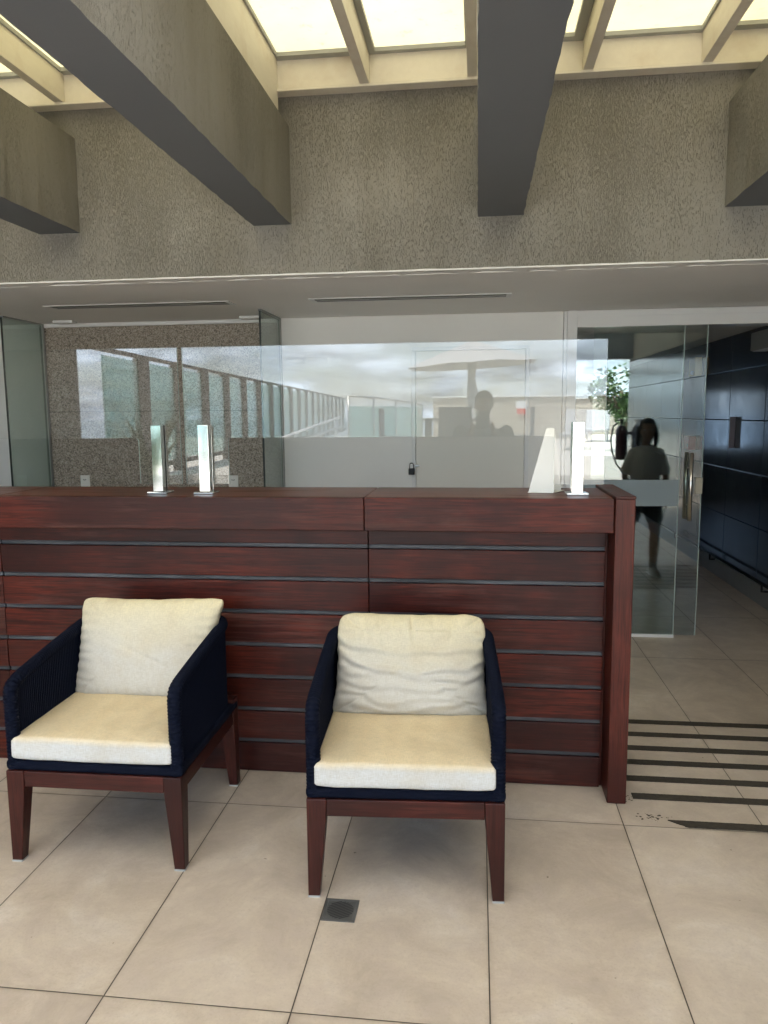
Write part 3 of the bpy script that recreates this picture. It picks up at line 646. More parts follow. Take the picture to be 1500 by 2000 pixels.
# ================================================================== ARMCHAIRS
W = .325
def leg_mesh(sx, y0, y1, front):
    # outer faces upright, inner faces tapering
    xo = sx*W; g = G()
    top, bot = .066, .038
    dt, db = .062, .040
    ztop = .347 if front else .40
    def ring(z, wx, dy, yo):
        ya, yb = (yo, yo+dy) if front else (yo-dy, yo)
        xs = sorted((xo, xo-sx*wx)); return [(xs[0], ya, z), (xs[1], ya, z), (xs[1], yb, z), (xs[0], yb, z)]
    yo = y0
    oy = .012 if front else 0
    vs = ring(0, bot, db, yo+(0.0)) + ring(.28, top*.97, dt, yo) + ring(ztop, top, dt, yo)
    fs = [(0, 3, 2, 1)]
    for q in (0, 4): fs += [(q+i, q+(i+1) % 4, q+4+(i+1) % 4, q+4+i) for i in range(4)]
    fs += [(8, 9, 10, 11)]
    return g.add(vs, fs)
def shell_path():
    pts = []; t0 = .03; xo = W-.022; yb = .645; rc = .10
    n1 = 60
    for i in range(n1): pts.append((-xo, t0+(yb-rc-t0)*i/n1))
    for i in range(16): a = R(180-90*i/16); pts.append((-xo+rc+rc*math.cos(a), yb-rc+rc*math.sin(a)))
    n2 = 70
    for i in range(n2+1): pts.append((-xo+rc+(2*xo-2*rc)*i/n2, yb))
    pts += [(-x, y) for x, y in reversed(pts[:76])]
    return pts
def build_chair(name_loc, rz, label):
    o = empty('armchair', name_loc, label, 'armchair', 'rope armchairs in front of the counter', rz)
    for sx in (-1, 1):
        g_ = leg_mesh(sx, 0.0, 0, True).obj('leg', 'chair_wood_z', o, bevel=.003)
        xa, xb = sorted((sx*(W+.0005), sx*(W-.0385)))
        G().box(xa, xb, -.0005, .0405, 0, .007).obj('foot_pad', 'alu_grey', g_)
        g_ = leg_mesh(sx, .665, 0, False).obj('leg', 'chair_wood_z', o, bevel=.003)
        G().box(xa, xb, .6245, .6655, 0, .007).obj('foot_pad', 'alu_grey', g_)
    for sx in (-1, 1): pass
    G().box(-W+.0665, W-.0665, .003, .036, .288, .346).obj('front_rail', 'chair_wood_x', o, bevel=.002)
    G().box(-W+.0665, W-.0665, .628, .660, .288, .346).obj('rear_rail', 'chair_wood_x', o, bevel=.002)
    for sx in (-1, 1):
        a, b = sorted((sx*(W-.003), sx*(W-.038))); G().box(a, b, .063, .602, .290, .346).obj('side_rail', 'chair_wood_y', o, bevel=.002)
    G().box(-W-.003, W+.003, .004, .655, .3475, .384).obj('seat_base', 'navy_rope', o, bevel=.012, seg=3)
    # woven shell: dense ribs along the path
    pth = [Vector((x, y, 0)) for x, y in shell_path()]
    L_ = [0]
    for i in range(1, len(pth)): L_.append(L_[-1]+(pth[i]-pth[i-1]).length)
    tot = L_[-1]; pitch = .0125; nc = int(tot/pitch)*4
    def at(s_):
        s_ = max(0, min(tot-1e-6, s_)); lo = 0
        import bisect
        lo = min(bisect.bisect_right(L_, s_)-1, len(pth)-2); f = (s_-L_[lo])/(L_[lo+1]-L_[lo])
        p_ = pth[lo].lerp(pth[lo+1], f)
        dd = (pth[min(lo+2, len(pth)-1)]-pth[max(lo-1, 0)]).normalized(); return p_, Vector((dd.y, -dd.x, 0))
    def ztop(y): 
        q = max(0, min(1, (y-.03)/.60)); return .662+.088*(q**.85)
    vs = []; rowsz = 5
    for i in range(nc+1):
        s_ = tot*i/nc; p_, nn = at(s_); rib = .0028*abs(math.sin(math.pi*s_/pitch))
        zt_ = ztop(p_.y)-.012
        for side in (1, -1):
            for k in range(rowsz):
                z = .372+(zt_-.372)*k/(rowsz-1); q = p_ + nn*side*(.0085+rib); vs.append((q.x, q.y, z))
    fs = []
    for i in range(nc):
        a = i*rowsz*2; b = a+rowsz*2
        for k in range(rowsz-1):
            fs.append((a+k, a+k+1, b+k+1, b+k)); fs.append((a+rowsz+k, b+rowsz+k, b+rowsz+k+1, a+rowsz+k+1))
    G().add(vs, fs).obj('rope_shell', 'navy_rope', o)
    # wrapped tube rim: up the front posts, over the arms and along the back
    rim = []
    f0 = pth[0]; f1 = pth[-1]
    for z in [.350+.27*k/40 for k in range(41)]: rim.append((Vector((f0.x, f0.y-.004, z)), .0235))
    for k in range(1, 9):
        a = R(90*k/8); rim.append((Vector((f0.x, f0.y-.004+.035*(1-math.cos(a)), .62+.038*math.sin(a))), .0235))
    ns = 230
    for i in range(4, ns-3):
        p_, nn = at(tot*i/ns); rim.append((Vector((p_.x, p_.y, ztop(p_.y)-.006)), .0225))
    for k in range(8, 0, -1):
        a = R(90*k/8); rim.append((Vector((f1.x, f1.y-.004+.035*(1-math.cos(a)), .62+.038*math.sin(a))), .0235))
    for z in [.350+.27*k/40 for k in range(40, -1, -1)]: rim.append((Vector((f1.x, f1.y-.004, z)), .0235))
    pts, rad, acc = [], [], 0
    # resample and add cord ridges
    Ls = [0]
    for i in range(1, len(rim)): Ls.append(Ls[-1]+(rim[i][0]-rim[i-1][0]).length)
    import bisect
    N_ = int(Ls[-1]/.0030)
    for i in range(N_+1):
        s_ = Ls[-1]*i/N_; lo = min(max(bisect.bisect_right(Ls, s_)-1, 0), len(rim)-2); f = (s_-Ls[lo])/max(1e-9, Ls[lo+1]-Ls[lo])
        pts.append(rim[lo][0].lerp(rim[lo+1][0], min(1, f))); rad.append(rim[lo][1]+(.0016 if i % 4 in (1, 2) else -.0008))
    G().tube(pts, rad, 12, mi=0).obj('arm_rim', 'navy_rope', o, smooth=True)
    return o
# feet pads
def cushion_seat(loc, rz, label, seed):
    o_ = empty  # noqa
    wx, dy, h = .592, .575, .094
    nx, ny, nz = 64, 60, 8
    g = G(); idx = {}
    def f(u, v, wz):          # u,v in -1..1, wz -1..1 on a superellipsoid-like box
        x = u*wx/2; y = v*dy/2; z = wz*h/2
        ex = 1-abs(u)**14*.012; 
        bulge = (1-abs(u)**3.2)*(1-abs(v)**3.2)
        zz = z*(1-.10*(abs(u)**9)-.10*(abs(v)**9)) + (.009*bulge*wz if wz > 0 else 0)
        nn = noise.noise(Vector((x*9+seed, y*9, z*6)))*.0032 + noise.noise(Vector((x*26+seed, y*26, z*20)))*.0010
        s1 = 1-(.016 if abs(wz) > .9 else 0)
        return (x*s1+nn*.8*(abs(u) > .98), y*s1+nn*(abs(v) > .98), zz+nn*(1 if wz > 0 else .2)+h/2)
    def grid(fn, na, nb, flip=False):
        b = len(g.v)
        for i in range(na+1):
            for j in range(nb+1): g.v.append(fn(-1+2*i/na, -1+2*j/nb))
        for i in range(na):
            for j in range(nb):
                q = (b+i*(nb+1)+j, b+(i+1)*(nb+1)+j, b+(i+1)*(nb+1)+j+1, b+i*(nb+1)+j+1); g.f.append(q if not flip else tuple(reversed(q))); g.m.append(0)
    grid(lambda a, b: f(a, b, 1), nx, ny); grid(lambda a, b: f(a, b, -1), nx, ny, True)
    grid(lambda a, b: f(a, -1, b), nx, nz); grid(lambda a, b: f(a, 1, b), nx, nz, True)
    grid(lambda a, b: f(-1, a, b), ny, nz, True); grid(lambda a, b: f(1, a, b), ny, nz)
    me = g.mesh('seat_cushion'); bm = bmesh.new(); bm.from_mesh(me); bmesh.ops.remove_doubles(bm, verts=bm.verts[:], dist=.0012); bmesh.ops.recalc_face_normals(bm, faces=bm.faces[:]); bm.to_mesh(me); bm.free()
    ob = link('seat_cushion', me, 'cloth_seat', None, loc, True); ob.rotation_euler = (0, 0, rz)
    b = ob.modifiers.new('bevel', 'BEVEL'); b.width = .011; b.segments = 3; b.limit_method = 'ANGLE'; b.angle_limit = R(50)
    tag(ob, label, 'cushion', 'seat cushions on the armchairs')
    # piping seam
    return ob
def pillow(loc, rot, label, wx, hz, T, seed, style):
    nx, nz = 150, 110; vs = []; rnd = random.Random(seed)
    fold = [(rnd.uniform(-.9, .9), rnd.uniform(-.9, .9), rnd.uniform(-1, 1)) for _ in range(8)]
    def surf(u, v, side):
        EX = 16 if style == 1 else 13; EX = 13 if style == 1 else 8; mq = max(abs(u), abs(v), .02); q_ = max(1, ((abs(u)/mq)**EX+(abs(v)/mq)**EX)**(1/EX)); u0, v0 = u, v; ax, av = abs(u), abs(v)
        # outline: edges pulled in between pinched corners
        ox = 1-.055*(1-v*v)**1.0*(ax**2) ; oz = 1-.045*(1-u*u)*(av**2)
        x = u*wx/2*ox/q_; z = v*hz/2*oz/q_
        prof = ((1-ax**2.6)*(1-av**2.4))**.36 if ax < 1 and av < 1 else 0
        sag = 1+(.30*(-v) if style == 2 else .16*(-v))
        y = side*T/2*prof*sag
        w_ = 0
        if style == 1:
            # short radiating puckers along the sides, soft dimples
            e = max(0, ax-.62)/.38
            w_ += .0045*e*math.sin(v*34+u*5+2*noise.noise(Vector((u*3, v*3, seed))))*(1-av**4)
            e2 = max(0, av-.70)/.30
            w_ += .0022*e2*math.sin(u*44+3*noise.noise(Vector((u*3, v*3, seed+4))))
            w_ += .006*noise.noise(Vector((u*1.7, v*1.7, seed)))+.0022*noise.noise(Vector((u*6, v*6, seed)))
            dd = (u*.6+v+.12); w_ -= .004*math.exp(-(dd/.05)**2)*max(0, 1-ax*1.2)
        else:
            # hanging curved folds in the lower part, gathers under the top seam
            for c0, amp, wd_ in ((.30, .0165, .070), (.02, .021, .055), (-.16, .0135, .055), (-.36, .0095, .06), (-.55, .0055, .045), (-.74, .008, .05)):
                cv = c0-.25*(1-u*u)*.9+.16*noise.noise(Vector((u*1.9, c0*9, seed)))
                t_ = (v-cv)/wd_; w_ -= amp*math.exp(-t_*t_)*(.25+.75*ax)*(1-ax**8)*(.55+.9*noise.noise(Vector((u*1.6+c0*7, c0*5, seed))))
                t2 = (v-cv-.10)/wd_; w_ += amp*.45*math.exp(-t2*t2)*(1-ax**8)
            gath = max(0, v-.28)/.72
            for c0, wd_, amp in ((.02, .022, .016), (-.42, .04, .007), (-.26, .03, .006), (-.62, .05, .006), (.30, .045, .005), (.55, .05, .005)):
                cu = c0+.06*(v-.6)*(1 if c0 < 0 else -1); t_ = (u-cu)/wd_; w_ -= 1.5*amp*math.exp(-t_*t_)*gath*(1-av**10)
            e = max(0, ax-.6)/.4
            w_ += .0050*e*math.sin(v*26+u*6+3*noise.noise(Vector((u*3, v*3, seed))))*(1-av**4)
            w_ += .005*noise.noise(Vector((u*1.7, v*1.7, seed)))+.002*noise.noise(Vector((u*8, v*8, seed)))
            cr_ = (v-.66)/.018; w_ -= .004*math.exp(-cr_*cr_)*(1-ax**6)
        y += side*w_*min(1, prof*2.2)
        # wavy outline at the borders
        z += .004*noise.noise(Vector((u*5, 0, seed+9)))*av**6; x += .004*noise.noise(Vector((0, v*6, seed+5)))*ax**6
        if style == 1 and u > 0: x += .030*max(0, v-.25)/.75*u
        if style == 2 and v < -.6: x += .018*(-v-.6)/.4*(1 if u > 0 else -1)*ax**5
        if style == 2 and v > .5: x -= .010*(v-.5)/.5*(1 if u > 0 else -1)*ax**3
        return (x, y, z)
    g = G()
    for side in (-1, 1):
        b = len(g.v)
        for i in range(nx+1):
            for j in range(nz+1):
                uu = math.sin((i/nx-.5)*math.pi)*.55+(2*i/nx-1)*.45; vv = math.sin((j/nz-.5)*math.pi)*.55+(2*j/nz-1)*.45
                g.v.append(surf(uu, vv, side))
        for i in range(nx):
            for j in range(nz):
                q = (b+i*(nz+1)+j, b+(i+1)*(nz+1)+j, b+(i+1)*(nz+1)+j+1, b+i*(nz+1)+j+1); g.f.append(q if side < 0 else tuple(reversed(q))); g.m.append(0)
    me = g.mesh('back_cushion'); bm = bmesh.new(); bm.from_mesh(me); bmesh.ops.remove_doubles(bm, verts=bm.verts[:], dist=.0004); bm.to_mesh(me); bm.free()
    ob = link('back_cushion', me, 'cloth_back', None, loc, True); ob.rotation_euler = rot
    return tag(ob, label, 'cushion', 'back cushions on the armchairs')

c2 = Vector((-.2265, 2.332, 0)); a2 = R(3.2)
c1 = Vector((-1.343, 2.405, 0)); a1 = R(0.6)
build_chair(c1, a1, 'navy rope armchair on wooden legs at the left, with a smooth upright back cushion')
build_chair(c2, a2, 'navy rope armchair on wooden legs behind the floor drain, with a creased back cushion')
def loc(c, a, x, y, z): return Vector((c.x+x*math.cos(a)-y*math.sin(a), c.y+x*math.sin(a)+y*math.cos(a), z))
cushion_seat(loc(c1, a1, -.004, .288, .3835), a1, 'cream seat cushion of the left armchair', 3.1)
cushion_seat(loc(c2, a2, 0, .283, .3835), a2+R(-.3), 'yellow-topped cream seat cushion of the armchair by the drain', 8.4)
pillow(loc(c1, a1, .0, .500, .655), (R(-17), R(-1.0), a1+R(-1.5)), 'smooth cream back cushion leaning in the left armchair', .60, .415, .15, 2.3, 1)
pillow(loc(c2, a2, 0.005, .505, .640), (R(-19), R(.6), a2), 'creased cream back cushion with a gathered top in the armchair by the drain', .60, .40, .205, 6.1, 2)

# ================================================================== PEOPLE
def finger(g, p0, d1, d2, d3, l, r):
    p0 = Vector(p0); a = p0+Vector(d1)*l*.45; b = a+Vector(d2)*l*.32; c = b+Vector(d3)*l*.23
    g.tube([p0, a, b, c], [r, r*.95, r*.88, r*.7], 8); g.ball(c, r*.75, 8, 6); g.ball(a, r*1.0, 8, 6); g.ball(b, r*.92, 8, 6)
def limb(g, pts, rad):
    g.tube(pts, rad, 14)
    for p_, r_ in zip(pts, rad): g.ball(p_, r_*.995, 12, 8)
def head(g, c, h=.225, yaw_=0):
    Rz = Matrix.Rotation(yaw_, 3, 'Z'); c = Vector(c)
    def T(x, y, z): return c+Rz @ Vector((x, y, z))
    g.ball(T(0, -.012, .02), (.074, .094, .088), 20, 14, rot=Rz)
    g.ball(T(0, .018, -.030), (.060, .072, .078), 18, 12, rot=Rz)
    g.ball(T(0, .048, -.078), (.030, .026, .022), 12, 8, rot=Rz)
    g.tube([T(0, .082, .008), T(0, .104, -.026)], [.008, .0145], 8); g.ball(T(0, .102, -.027), .0135, 8, 6)
    g.ball(T(0, .083, -.052), (.024, .009, .006), 10, 6, rot=Rz); g.ball(T(0, .080, -.062), (.020, .009, .007), 10, 6, rot=Rz)
    g.ball(T(0, .076, .018), (.045, .014, .008), 12, 6, rot=Rz)
    for s_ in (-1, 1): g.ball(T(s_*.074, -.006, -.010), (.009, .018, .030), 8, 8, rot=Rz)
    return T, Rz
def eyes(T, Rz, par):
    for s_ in (-1, 1): P('eye', G().ball(T(s_*.031, .076, .004), (.013, .010, .009), 10, 8), 'plastic_white', par, smooth=True); P('pupil', G().ball(T(s_*.031, .0855, .004), (.005, .003, .005), 8, 6), 'black', par, smooth=True)

# photographer, seen mirrored in the counter glass
ph = empty('person', (.05, -.34, 0), 'man in a dark T-shirt holding up a phone, mirrored in the counter glass', 'person')
g = G()
hy = -.27
T, Rz = head(g, (.055, hy, 1.675))
limb(g, [(.05, hy-.03, 1.58), (.05, hy-.05, 1.46)], [.055, .062])
# torso
g.tube([(.05, hy-.07, .92), (.05, hy-.07, 1.0), (.05, hy-.06, 1.15), (.05, hy-.06, 1.32), (.05, hy-.055, 1.42), (.05, hy-.05, 1.48)], [.165, .160, .155, .185, .185, .09], 24, [.115, .11, .11, .125, .11, .07], upv=(1, 0, 0))
sh = [(-.145, hy-.05, 1.435), (.245, hy-.05, 1.435)]; elb = [(-.21, hy+.02, 1.17), (.31, hy+.02, 1.17)]; wr = [(-.055, -.075, 1.43), (.135, -.075, 1.43)]
for s_, e_, w_ in zip(sh, elb, wr): limb(g, [s_, Vector(s_).lerp(e_, .5), e_, Vector(e_).lerp(w_, .4), w_], [.058, .050, .042, .040, .027])
hips = [(-.045, hy-.07, .93), (.145, hy-.07, .93)]
for hx, hp in zip((-1, 1), hips):
    kx = .05+hx*.12; limb(g, [hp, (kx, hy-.06, .70), (kx, hy-.05, .50), (kx+hx*.01, hy-.08, .34), (kx+hx*.02, hy-.09, .09)], [.092, .080, .056, .056, .038])
    limb(g, [(kx+hx*.02, hy-.10, .05), (kx+hx*.035, hy+.10, .035)], [.042, .034])
for s_, w_ in zip((-1, 1), wr):
    w_ = Vector(w_); pc = w_+Vector((-s_*.012, .010, .055)); g.ball(pc, (.020, .026, .045), 12, 10)
    for k in range(4):
        st_ = w_+Vector((-s_*.004, .026-.010*0, .045+.019*k)); finger(g, st_, (-s_*.15, .93, .1), (-s_*.85, .5, 0), (-s_*1, 0, 0), [.055, .062, .058, .048][k]*.62, .0078)
    finger(g, w_+Vector((-s_*.012, .0, .03)), (-s_*.6, .1, .75), (-s_*.6, .05, .75), (-s_*.5, .0, .85), .06, .0092)
body = remesh(g, 'body', ['skin'], ph, .0075, 5)
def rebase(o, par): 
    for v in o.data.vertices: v.co -= par.location
rebase(body, ph)
eyes(T, Rz, ph)
g = G(); g.ball(T(0, -.022, .035), (.081, .098, .090), 20, 14)
hr = P('hair', g, 'hair', ph, smooth=True)
bm = bmesh.new(); bm.from_mesh(hr.data); c_ = T(0, 0, 0)-ph.location
bmesh.ops.delete(bm, geom=[v for v in bm.verts if (v.co.z-c_.z < .02 and v.co.y-c_.y > -.02) or (v.co.z-c_.z < .055 and v.co.y-c_.y > .045) or v.co.z-c_.z < -.045], context='VERTS'); bm.to_mesh(hr.data); bm.free()
sf = hr.modifiers.new('s', 'SOLIDIFY'); sf.thickness = .006
g = G(); g.tube([(.05, hy-.07, .90), (.05, hy-.07, 1.0), (.05, hy-.06, 1.15), (.05, hy-.06, 1.32), (.05, hy-.055, 1.43), (.05, hy-.05, 1.475)], [.180, .176, .170, .198, .196, .10], 24, [.130, .126, .125, .138, .122, .085], upv=(1, 0, 0))
for s_, e_ in zip(sh, elb): limb(g, [s_, Vector(s_).lerp(e_, .45), Vector(s_).lerp(e_, .72)], [.066, .063, .062])
o_ = remesh(g, 'shirt', ['tee_dark'], ph, .009, 4); rebase(o_, ph)
g = G(); g.tube([(.05, hy-.07, .86), (.05, hy-.07, .99)], [.172, .170], 20, [.125, .122], upv=(1, 0, 0))
for hx, hp in zip((-1, 1), hips): kx = .05+hx*.12; limb(g, [hp, (kx, hy-.06, .70), (kx, hy-.055, .56)], [.102, .092, .084])
o_ = remesh(g, 'shorts', ['short_dark'], ph, .01, 3); rebase(o_, ph)
for hx in (-1, 1):
    kx = .05+hx*.12; g = G(); g.tube([(kx+hx*.018, hy-.14, .045), (kx+hx*.02, hy-.08, .06), (kx+hx*.028, hy+.04, .045), (kx+hx*.038, hy+.13, .03)], [.040, .048, .048, .034], 14, [.045, .058, .042, .028])
    o_ = P('shoe', g, 'shoe', ph, smooth=True)
pn_ = empty('phone', (.04, -.03, 1.53), 'black smartphone held up in front of the man', 'phone')
P('phone_body', G().box(-.012, .092, -.028, -.0195, 1.475, 1.622), 'black', pn_, .003)

# woman standing on the strips, right of the frame, mirrored in the door glass
wo_ = empty('person', (1.64, 3.32, 0), 'woman in a light T-shirt and dark shorts standing on the strips, mirrored in the door', 'person')
g = G(); bx, by = 1.635, 3.33
T, Rz = head(g, (bx, by+.02, 1.425), yaw_=R(8))
limb(g, [(bx, by-.005, 1.36), (bx, by-.03, 1.25)], [.043, .050])
g.tube([(bx, by-.03, .76), (bx, by-.03, .84), (bx, by-.03, .98), (bx, by-.02, 1.12), (bx, by-.03, 1.22), (bx, by-.03, 1.285)], [.150, .150, .118, .130, .110, .05], 24, [.105, .105, .085, .10, .09, .06], upv=(1, 0, 0))
sh = [(bx-.128, by-.03, 1.205), (bx+.128, by-.03, 1.205)]; elb = [(bx-.195, by-.03, .99), (bx+.200, by-.05, .99)]; wr = [(bx-.165, by+.08, .80), (bx+.20, by+.0, .79)]
for s_, e_, w_ in zip(sh, elb, wr): limb(g, [s_, Vector(s_).lerp(e_, .5), e_, Vector(e_).lerp(w_, .4), w_], [.046, .041, .034, .033, .022])
hips = [(bx-.075, by-.03, .77), (bx+.075, by-.03, .77)]; kn = [(bx-.14, by-.10, .43), (bx+.10, by+.02, .43)]; an = [(bx-.20, by-.16, .085), (bx+.095, by+.0, .085)]
for a_, b_, c__ in zip(hips, kn, an):
    limb(g, [a_, Vector(a_).lerp(b_, .5), b_, Vector(b_).lerp(c__, .35), c__], [.088, .074, .050, .052, .034]); limb(g, [Vector(c__)+Vector((0, -.02, -.04)), Vector(c__)+Vector((.02, .13, -.05))], [.036, .028])
for s_, w_ in zip((-1, 1), wr):
    w_ = Vector(w_); g.ball(w_+Vector((0, .006, -.045)), (.014, .032, .045), 12, 10)
    for k in range(4): finger(g, w_+Vector((0, .030-.018*k, -.080)), (0, .1, -1), (-s_*.25, .1, -.95), (-s_*.5, .1, -.8), [.058, .066, .062, .05][k], .0072)
    finger(g, w_+Vector((0, .034, -.03)), (0, .6, -.75), (0, .35, -.93), (0, .2, -.97), .055, .0085)
body = remesh(g, 'body', ['skin_light'], wo_, .0075, 5); rebase(body, wo_); eyes(T, Rz, wo_)
g = G(); g.ball(T(0, -.022, .028), (.085, .103, .093), 20, 14)
hr = P('hair', g, 'hair', wo_, smooth=True); bm = bmesh.new(); bm.from_mesh(hr.data); c_ = T(0, 0, 0)-wo_.location
bmesh.ops.delete(bm, geom=[v for v in bm.verts if (v.co.z-c_.z < .0 and v.co.y-c_.y > .01) or (v.co.z-c_.z < .065 and v.co.y-c_.y > .055)], context='VERTS')
bm.to_mesh(hr.data); bm.free(); sf = hr.modifiers.new('s', 'SOLIDIFY'); sf.thickness = .008
g = G()
for s_ in (-1, 1): g.tube([T(s_*.072, -.01, .03), T(s_*.082, -.02, -.05), T(s_*.084, -.035, -.13), T(s_*.07, -.045, -.19)], [.024, .027, .024, .008], 8)
g.tube([T(0, -.085, .02), T(0, -.10, -.08), T(0, -.10, -.20)], [.055, .06, .03], 12, [.03, .03, .02]); P('hair_strands', g, 'hair', wo_, smooth=True)
g = G(); g.tube([(bx, by-.03, .74), (bx, by-.03, .84), (bx, by-.03, .98), (bx, by-.02, 1.10), (bx, by-.03, 1.20), (bx, by-.03, 1.278)], [.165, .160, .142, .145, .120, .058], 24, [.125, .122, .108, .120, .105, .07], upv=(1, 0, 0))
for s_, e_ in zip(sh, elb): limb(g, [Vector(s_)+Vector((.07 if s_[0] < bx else -.07, 0, .038)), s_, Vector(s_).lerp(e_, .5), Vector(s_).lerp(e_, .78)], [.040, .050, .054, .057])
o_ = remesh(g, 'shirt', ['tee_light'], wo_, .009, 4); rebase(o_, wo_)
g = G(); g.tube([(bx, by-.03, .70), (bx, by-.03, .82)], [.160, .156], 20, [.116, .112], upv=(1, 0, 0))
for a_, b_ in zip(hips, kn): limb(g, [a_, Vector(a_).lerp(b_, .55)], [.097, .088])
o_ = remesh(g, 'shorts', ['short_dark'], wo_, .01, 3); rebase(o_, wo_)
for a_ in an:
    a_ = Vector(a_); g = G(); g.tube([a_+Vector((-.005, -.065, -.045)), a_+Vector((0, -.02, -.025)), a_+Vector((.012, .06, -.045)), a_+Vector((.022, .15, -.058))], [.034, .042, .043, .028], 14, [.036, .055, .036, .022])
    P('shoe', g, 'shoe', wo_, smooth=True)
    P('sock', G().tube([a_+Vector((0, -.002, -.01)), a_+Vector((0, .0, .06))], [.041, .039], 14), 'sock', wo_, smooth=True)
    s0 = G(); s0.tube([a_+Vector((-.006, -.085, -.076)), a_+Vector((.01, .06, -.076)), a_+Vector((.025, .175, -.073))], [.038, .047, .028], 14, [.009, .009, .009], upv=(1, 0, 0)); P('sole', s0, 'sole', wo_, smooth=True)

# ================================================================== TERRACE BEHIND THE CAMERA (seen mirrored)
# glass windscreen with brown posts along the left side of the pool deck
wsn = empty('glass_windscreen', (-4.3, -3.5, .80), 'long glass windscreen with brown posts along the pool deck, mirrored in the counter glass', 'fence')
dirv = Vector((-.073, -1)).normalized(); A = Vector((-4.35, -3.2))-dirv*1.42; NF = 20
for i in range(NF):
    q = A+dirv*(1.42*i); q2 = A+dirv*(1.42*(i+1))
    if i: P('post', G().box(q.x-.04, q.x+.04, q.y-.16, q.y+.16, 0 if i < 2 else .80, 2.34), 'brown_post', wsn)
    nrm = Vector((dirv.y, -dirv.x))
    g = G(); x0, y0 = q+dirv*.165; x1, y1 = q2-dirv*.165
    g.add([(x0, y0, .98), (x1, y1, .98), (x1, y1, 2.30), (x0, y0, 2.30), (x0+.012, y0, .98), (x1+.012, y1, .98), (x1+.012, y1, 2.30), (x0+.012, y0, 2.30)], FS)
    P('glass_panel', g, 'screen_glass', wsn)
q2 = A+dirv*(1.42*NF); nx_ = .03
g = G().add([(A.x-nx_, A.y, 2.345), (q2.x-nx_, q2.y, 2.345), (q2.x+nx_, q2.y, 2.345), (A.x+nx_, A.y, 2.345), (A.x-nx_, A.y, 2.39), (q2.x-nx_, q2.y, 2.39), (q2.x+nx_, q2.y, 2.39), (A.x+nx_, A.y, 2.39)], [(0,3,2,1),(4,5,6,7),(0,1,5,4),(1,2,6,5),(2,3,7,6),(3,0,4,7)])
P('top_rail', g, 'brown_post', wsn)
g = G().add([(A.x-nx_, A.y, .90), (q2.x-nx_, q2.y, .90), (q2.x+nx_, q2.y, .90), (A.x+nx_, A.y, .90), (A.x-nx_, A.y, .965), (q2.x-nx_, q2.y, .965), (q2.x+nx_, q2.y, .965), (A.x+nx_, A.y, .965)], [(0,3,2,1),(4,5,6,7),(0,1,5,4),(1,2,6,5),(2,3,7,6),(3,0,4,7)])
P('bottom_rail', g, 'brown_post', wsn)
# parapet
pw = tag(G().box(-1.4, 13, -18.3, -18.0, .80, 2.10).obj('parapet_wall', 'parapet_stone'), 'pale stone parapet wall across the far end of the pool deck', 'wall')
G().box(-1.45, 13, -18.34, -17.96, 2.102, 2.15).obj('coping', 'frame_white', pw)
sg = empty('notice_board', (1.36, -17.97, 1.58), 'small white and red notice on the pale parapet wall', 'sign')
P('board', G().box(1.20, 1.52, -17.99, -17.96, 1.55, 1.98), 'frame_white', sg); P('red_panel', G().box(1.22, 1.50, -17.958, -17.95, 1.57, 1.74), 'signred', sg)
# curved glass rail
cg = empty('stair_balustrade', (-1.3, -8, .80), 'curved glass balustrade with steel posts by the deck steps', 'balustrade')
pr = []
for k in range(9):
    a = R(10+9*k); pr.append(Vector((-2.55+1.55*math.sin(a)*.9, -7.2-3.0*(1-math.cos(a)), 0)))
g = G().tube([q+Vector((0, 0, 1.94-.02*k)) for k, q in enumerate(pr)], .022, 8); P('handrail', g, 'steel', cg, smooth=True)
for k in range(0, 9, 2): P('post', G().tube([pr[k]+Vector((0, 0, .8)), pr[k]+Vector((0, 0, 1.94-.02*k))], .02, 8), 'steel', cg, smooth=True)
for k in range(0, 8): 
    a_, b_ = pr[k], pr[k+1]; P('glass_panel', G().add([(a_.x, a_.y, .9), (b_.x, b_.y, .9), (b_.x, b_.y, 1.75), (a_.x, a_.y, 1.75), (a_.x+.01, a_.y, .9), (b_.x+.01, b_.y, .9), (b_.x+.01, b_.y, 1.75), (a_.x+.01, a_.y, 1.75)], FS), 'screen_glass', cg)
rl = empty('ramp_handrail', (-2.8, -4.5, .80), 'white double tube handrail rising beside the deck steps', 'handrail')
for dz_ in (0, -.16): P('tube', G().tube([(-3.35, -4.2, .98+dz_+.1), (-2.35, -6.6, 1.56+dz_)], .022, 8), 'tube_white', rl, smooth=True)
for f in (0.1, .5, .95): q = Vector((-3.35, -4.2, 1.08)).lerp((-2.35, -6.6, 1.56), f); P('post', G().tube([(q.x, q.y, .8), q], .018, 8), 'tube_white', rl, smooth=True)
# steps
g = G()
for k in range(4): g.box(-3.6, -1.8, -3.599+.0, -3.598+.3*(4-k), 0.0+.2*k*0+ (.0), .16*(k+1)) if False else g.box(-3.6, -1.8, -3.6+.001, -3.6+.28*(4-k), .001+.16*k, .16*(k+1))
tag(g.obj('deck_steps', 'deck_white'), 'white steps rising from the covered floor to the pool deck', 'steps')
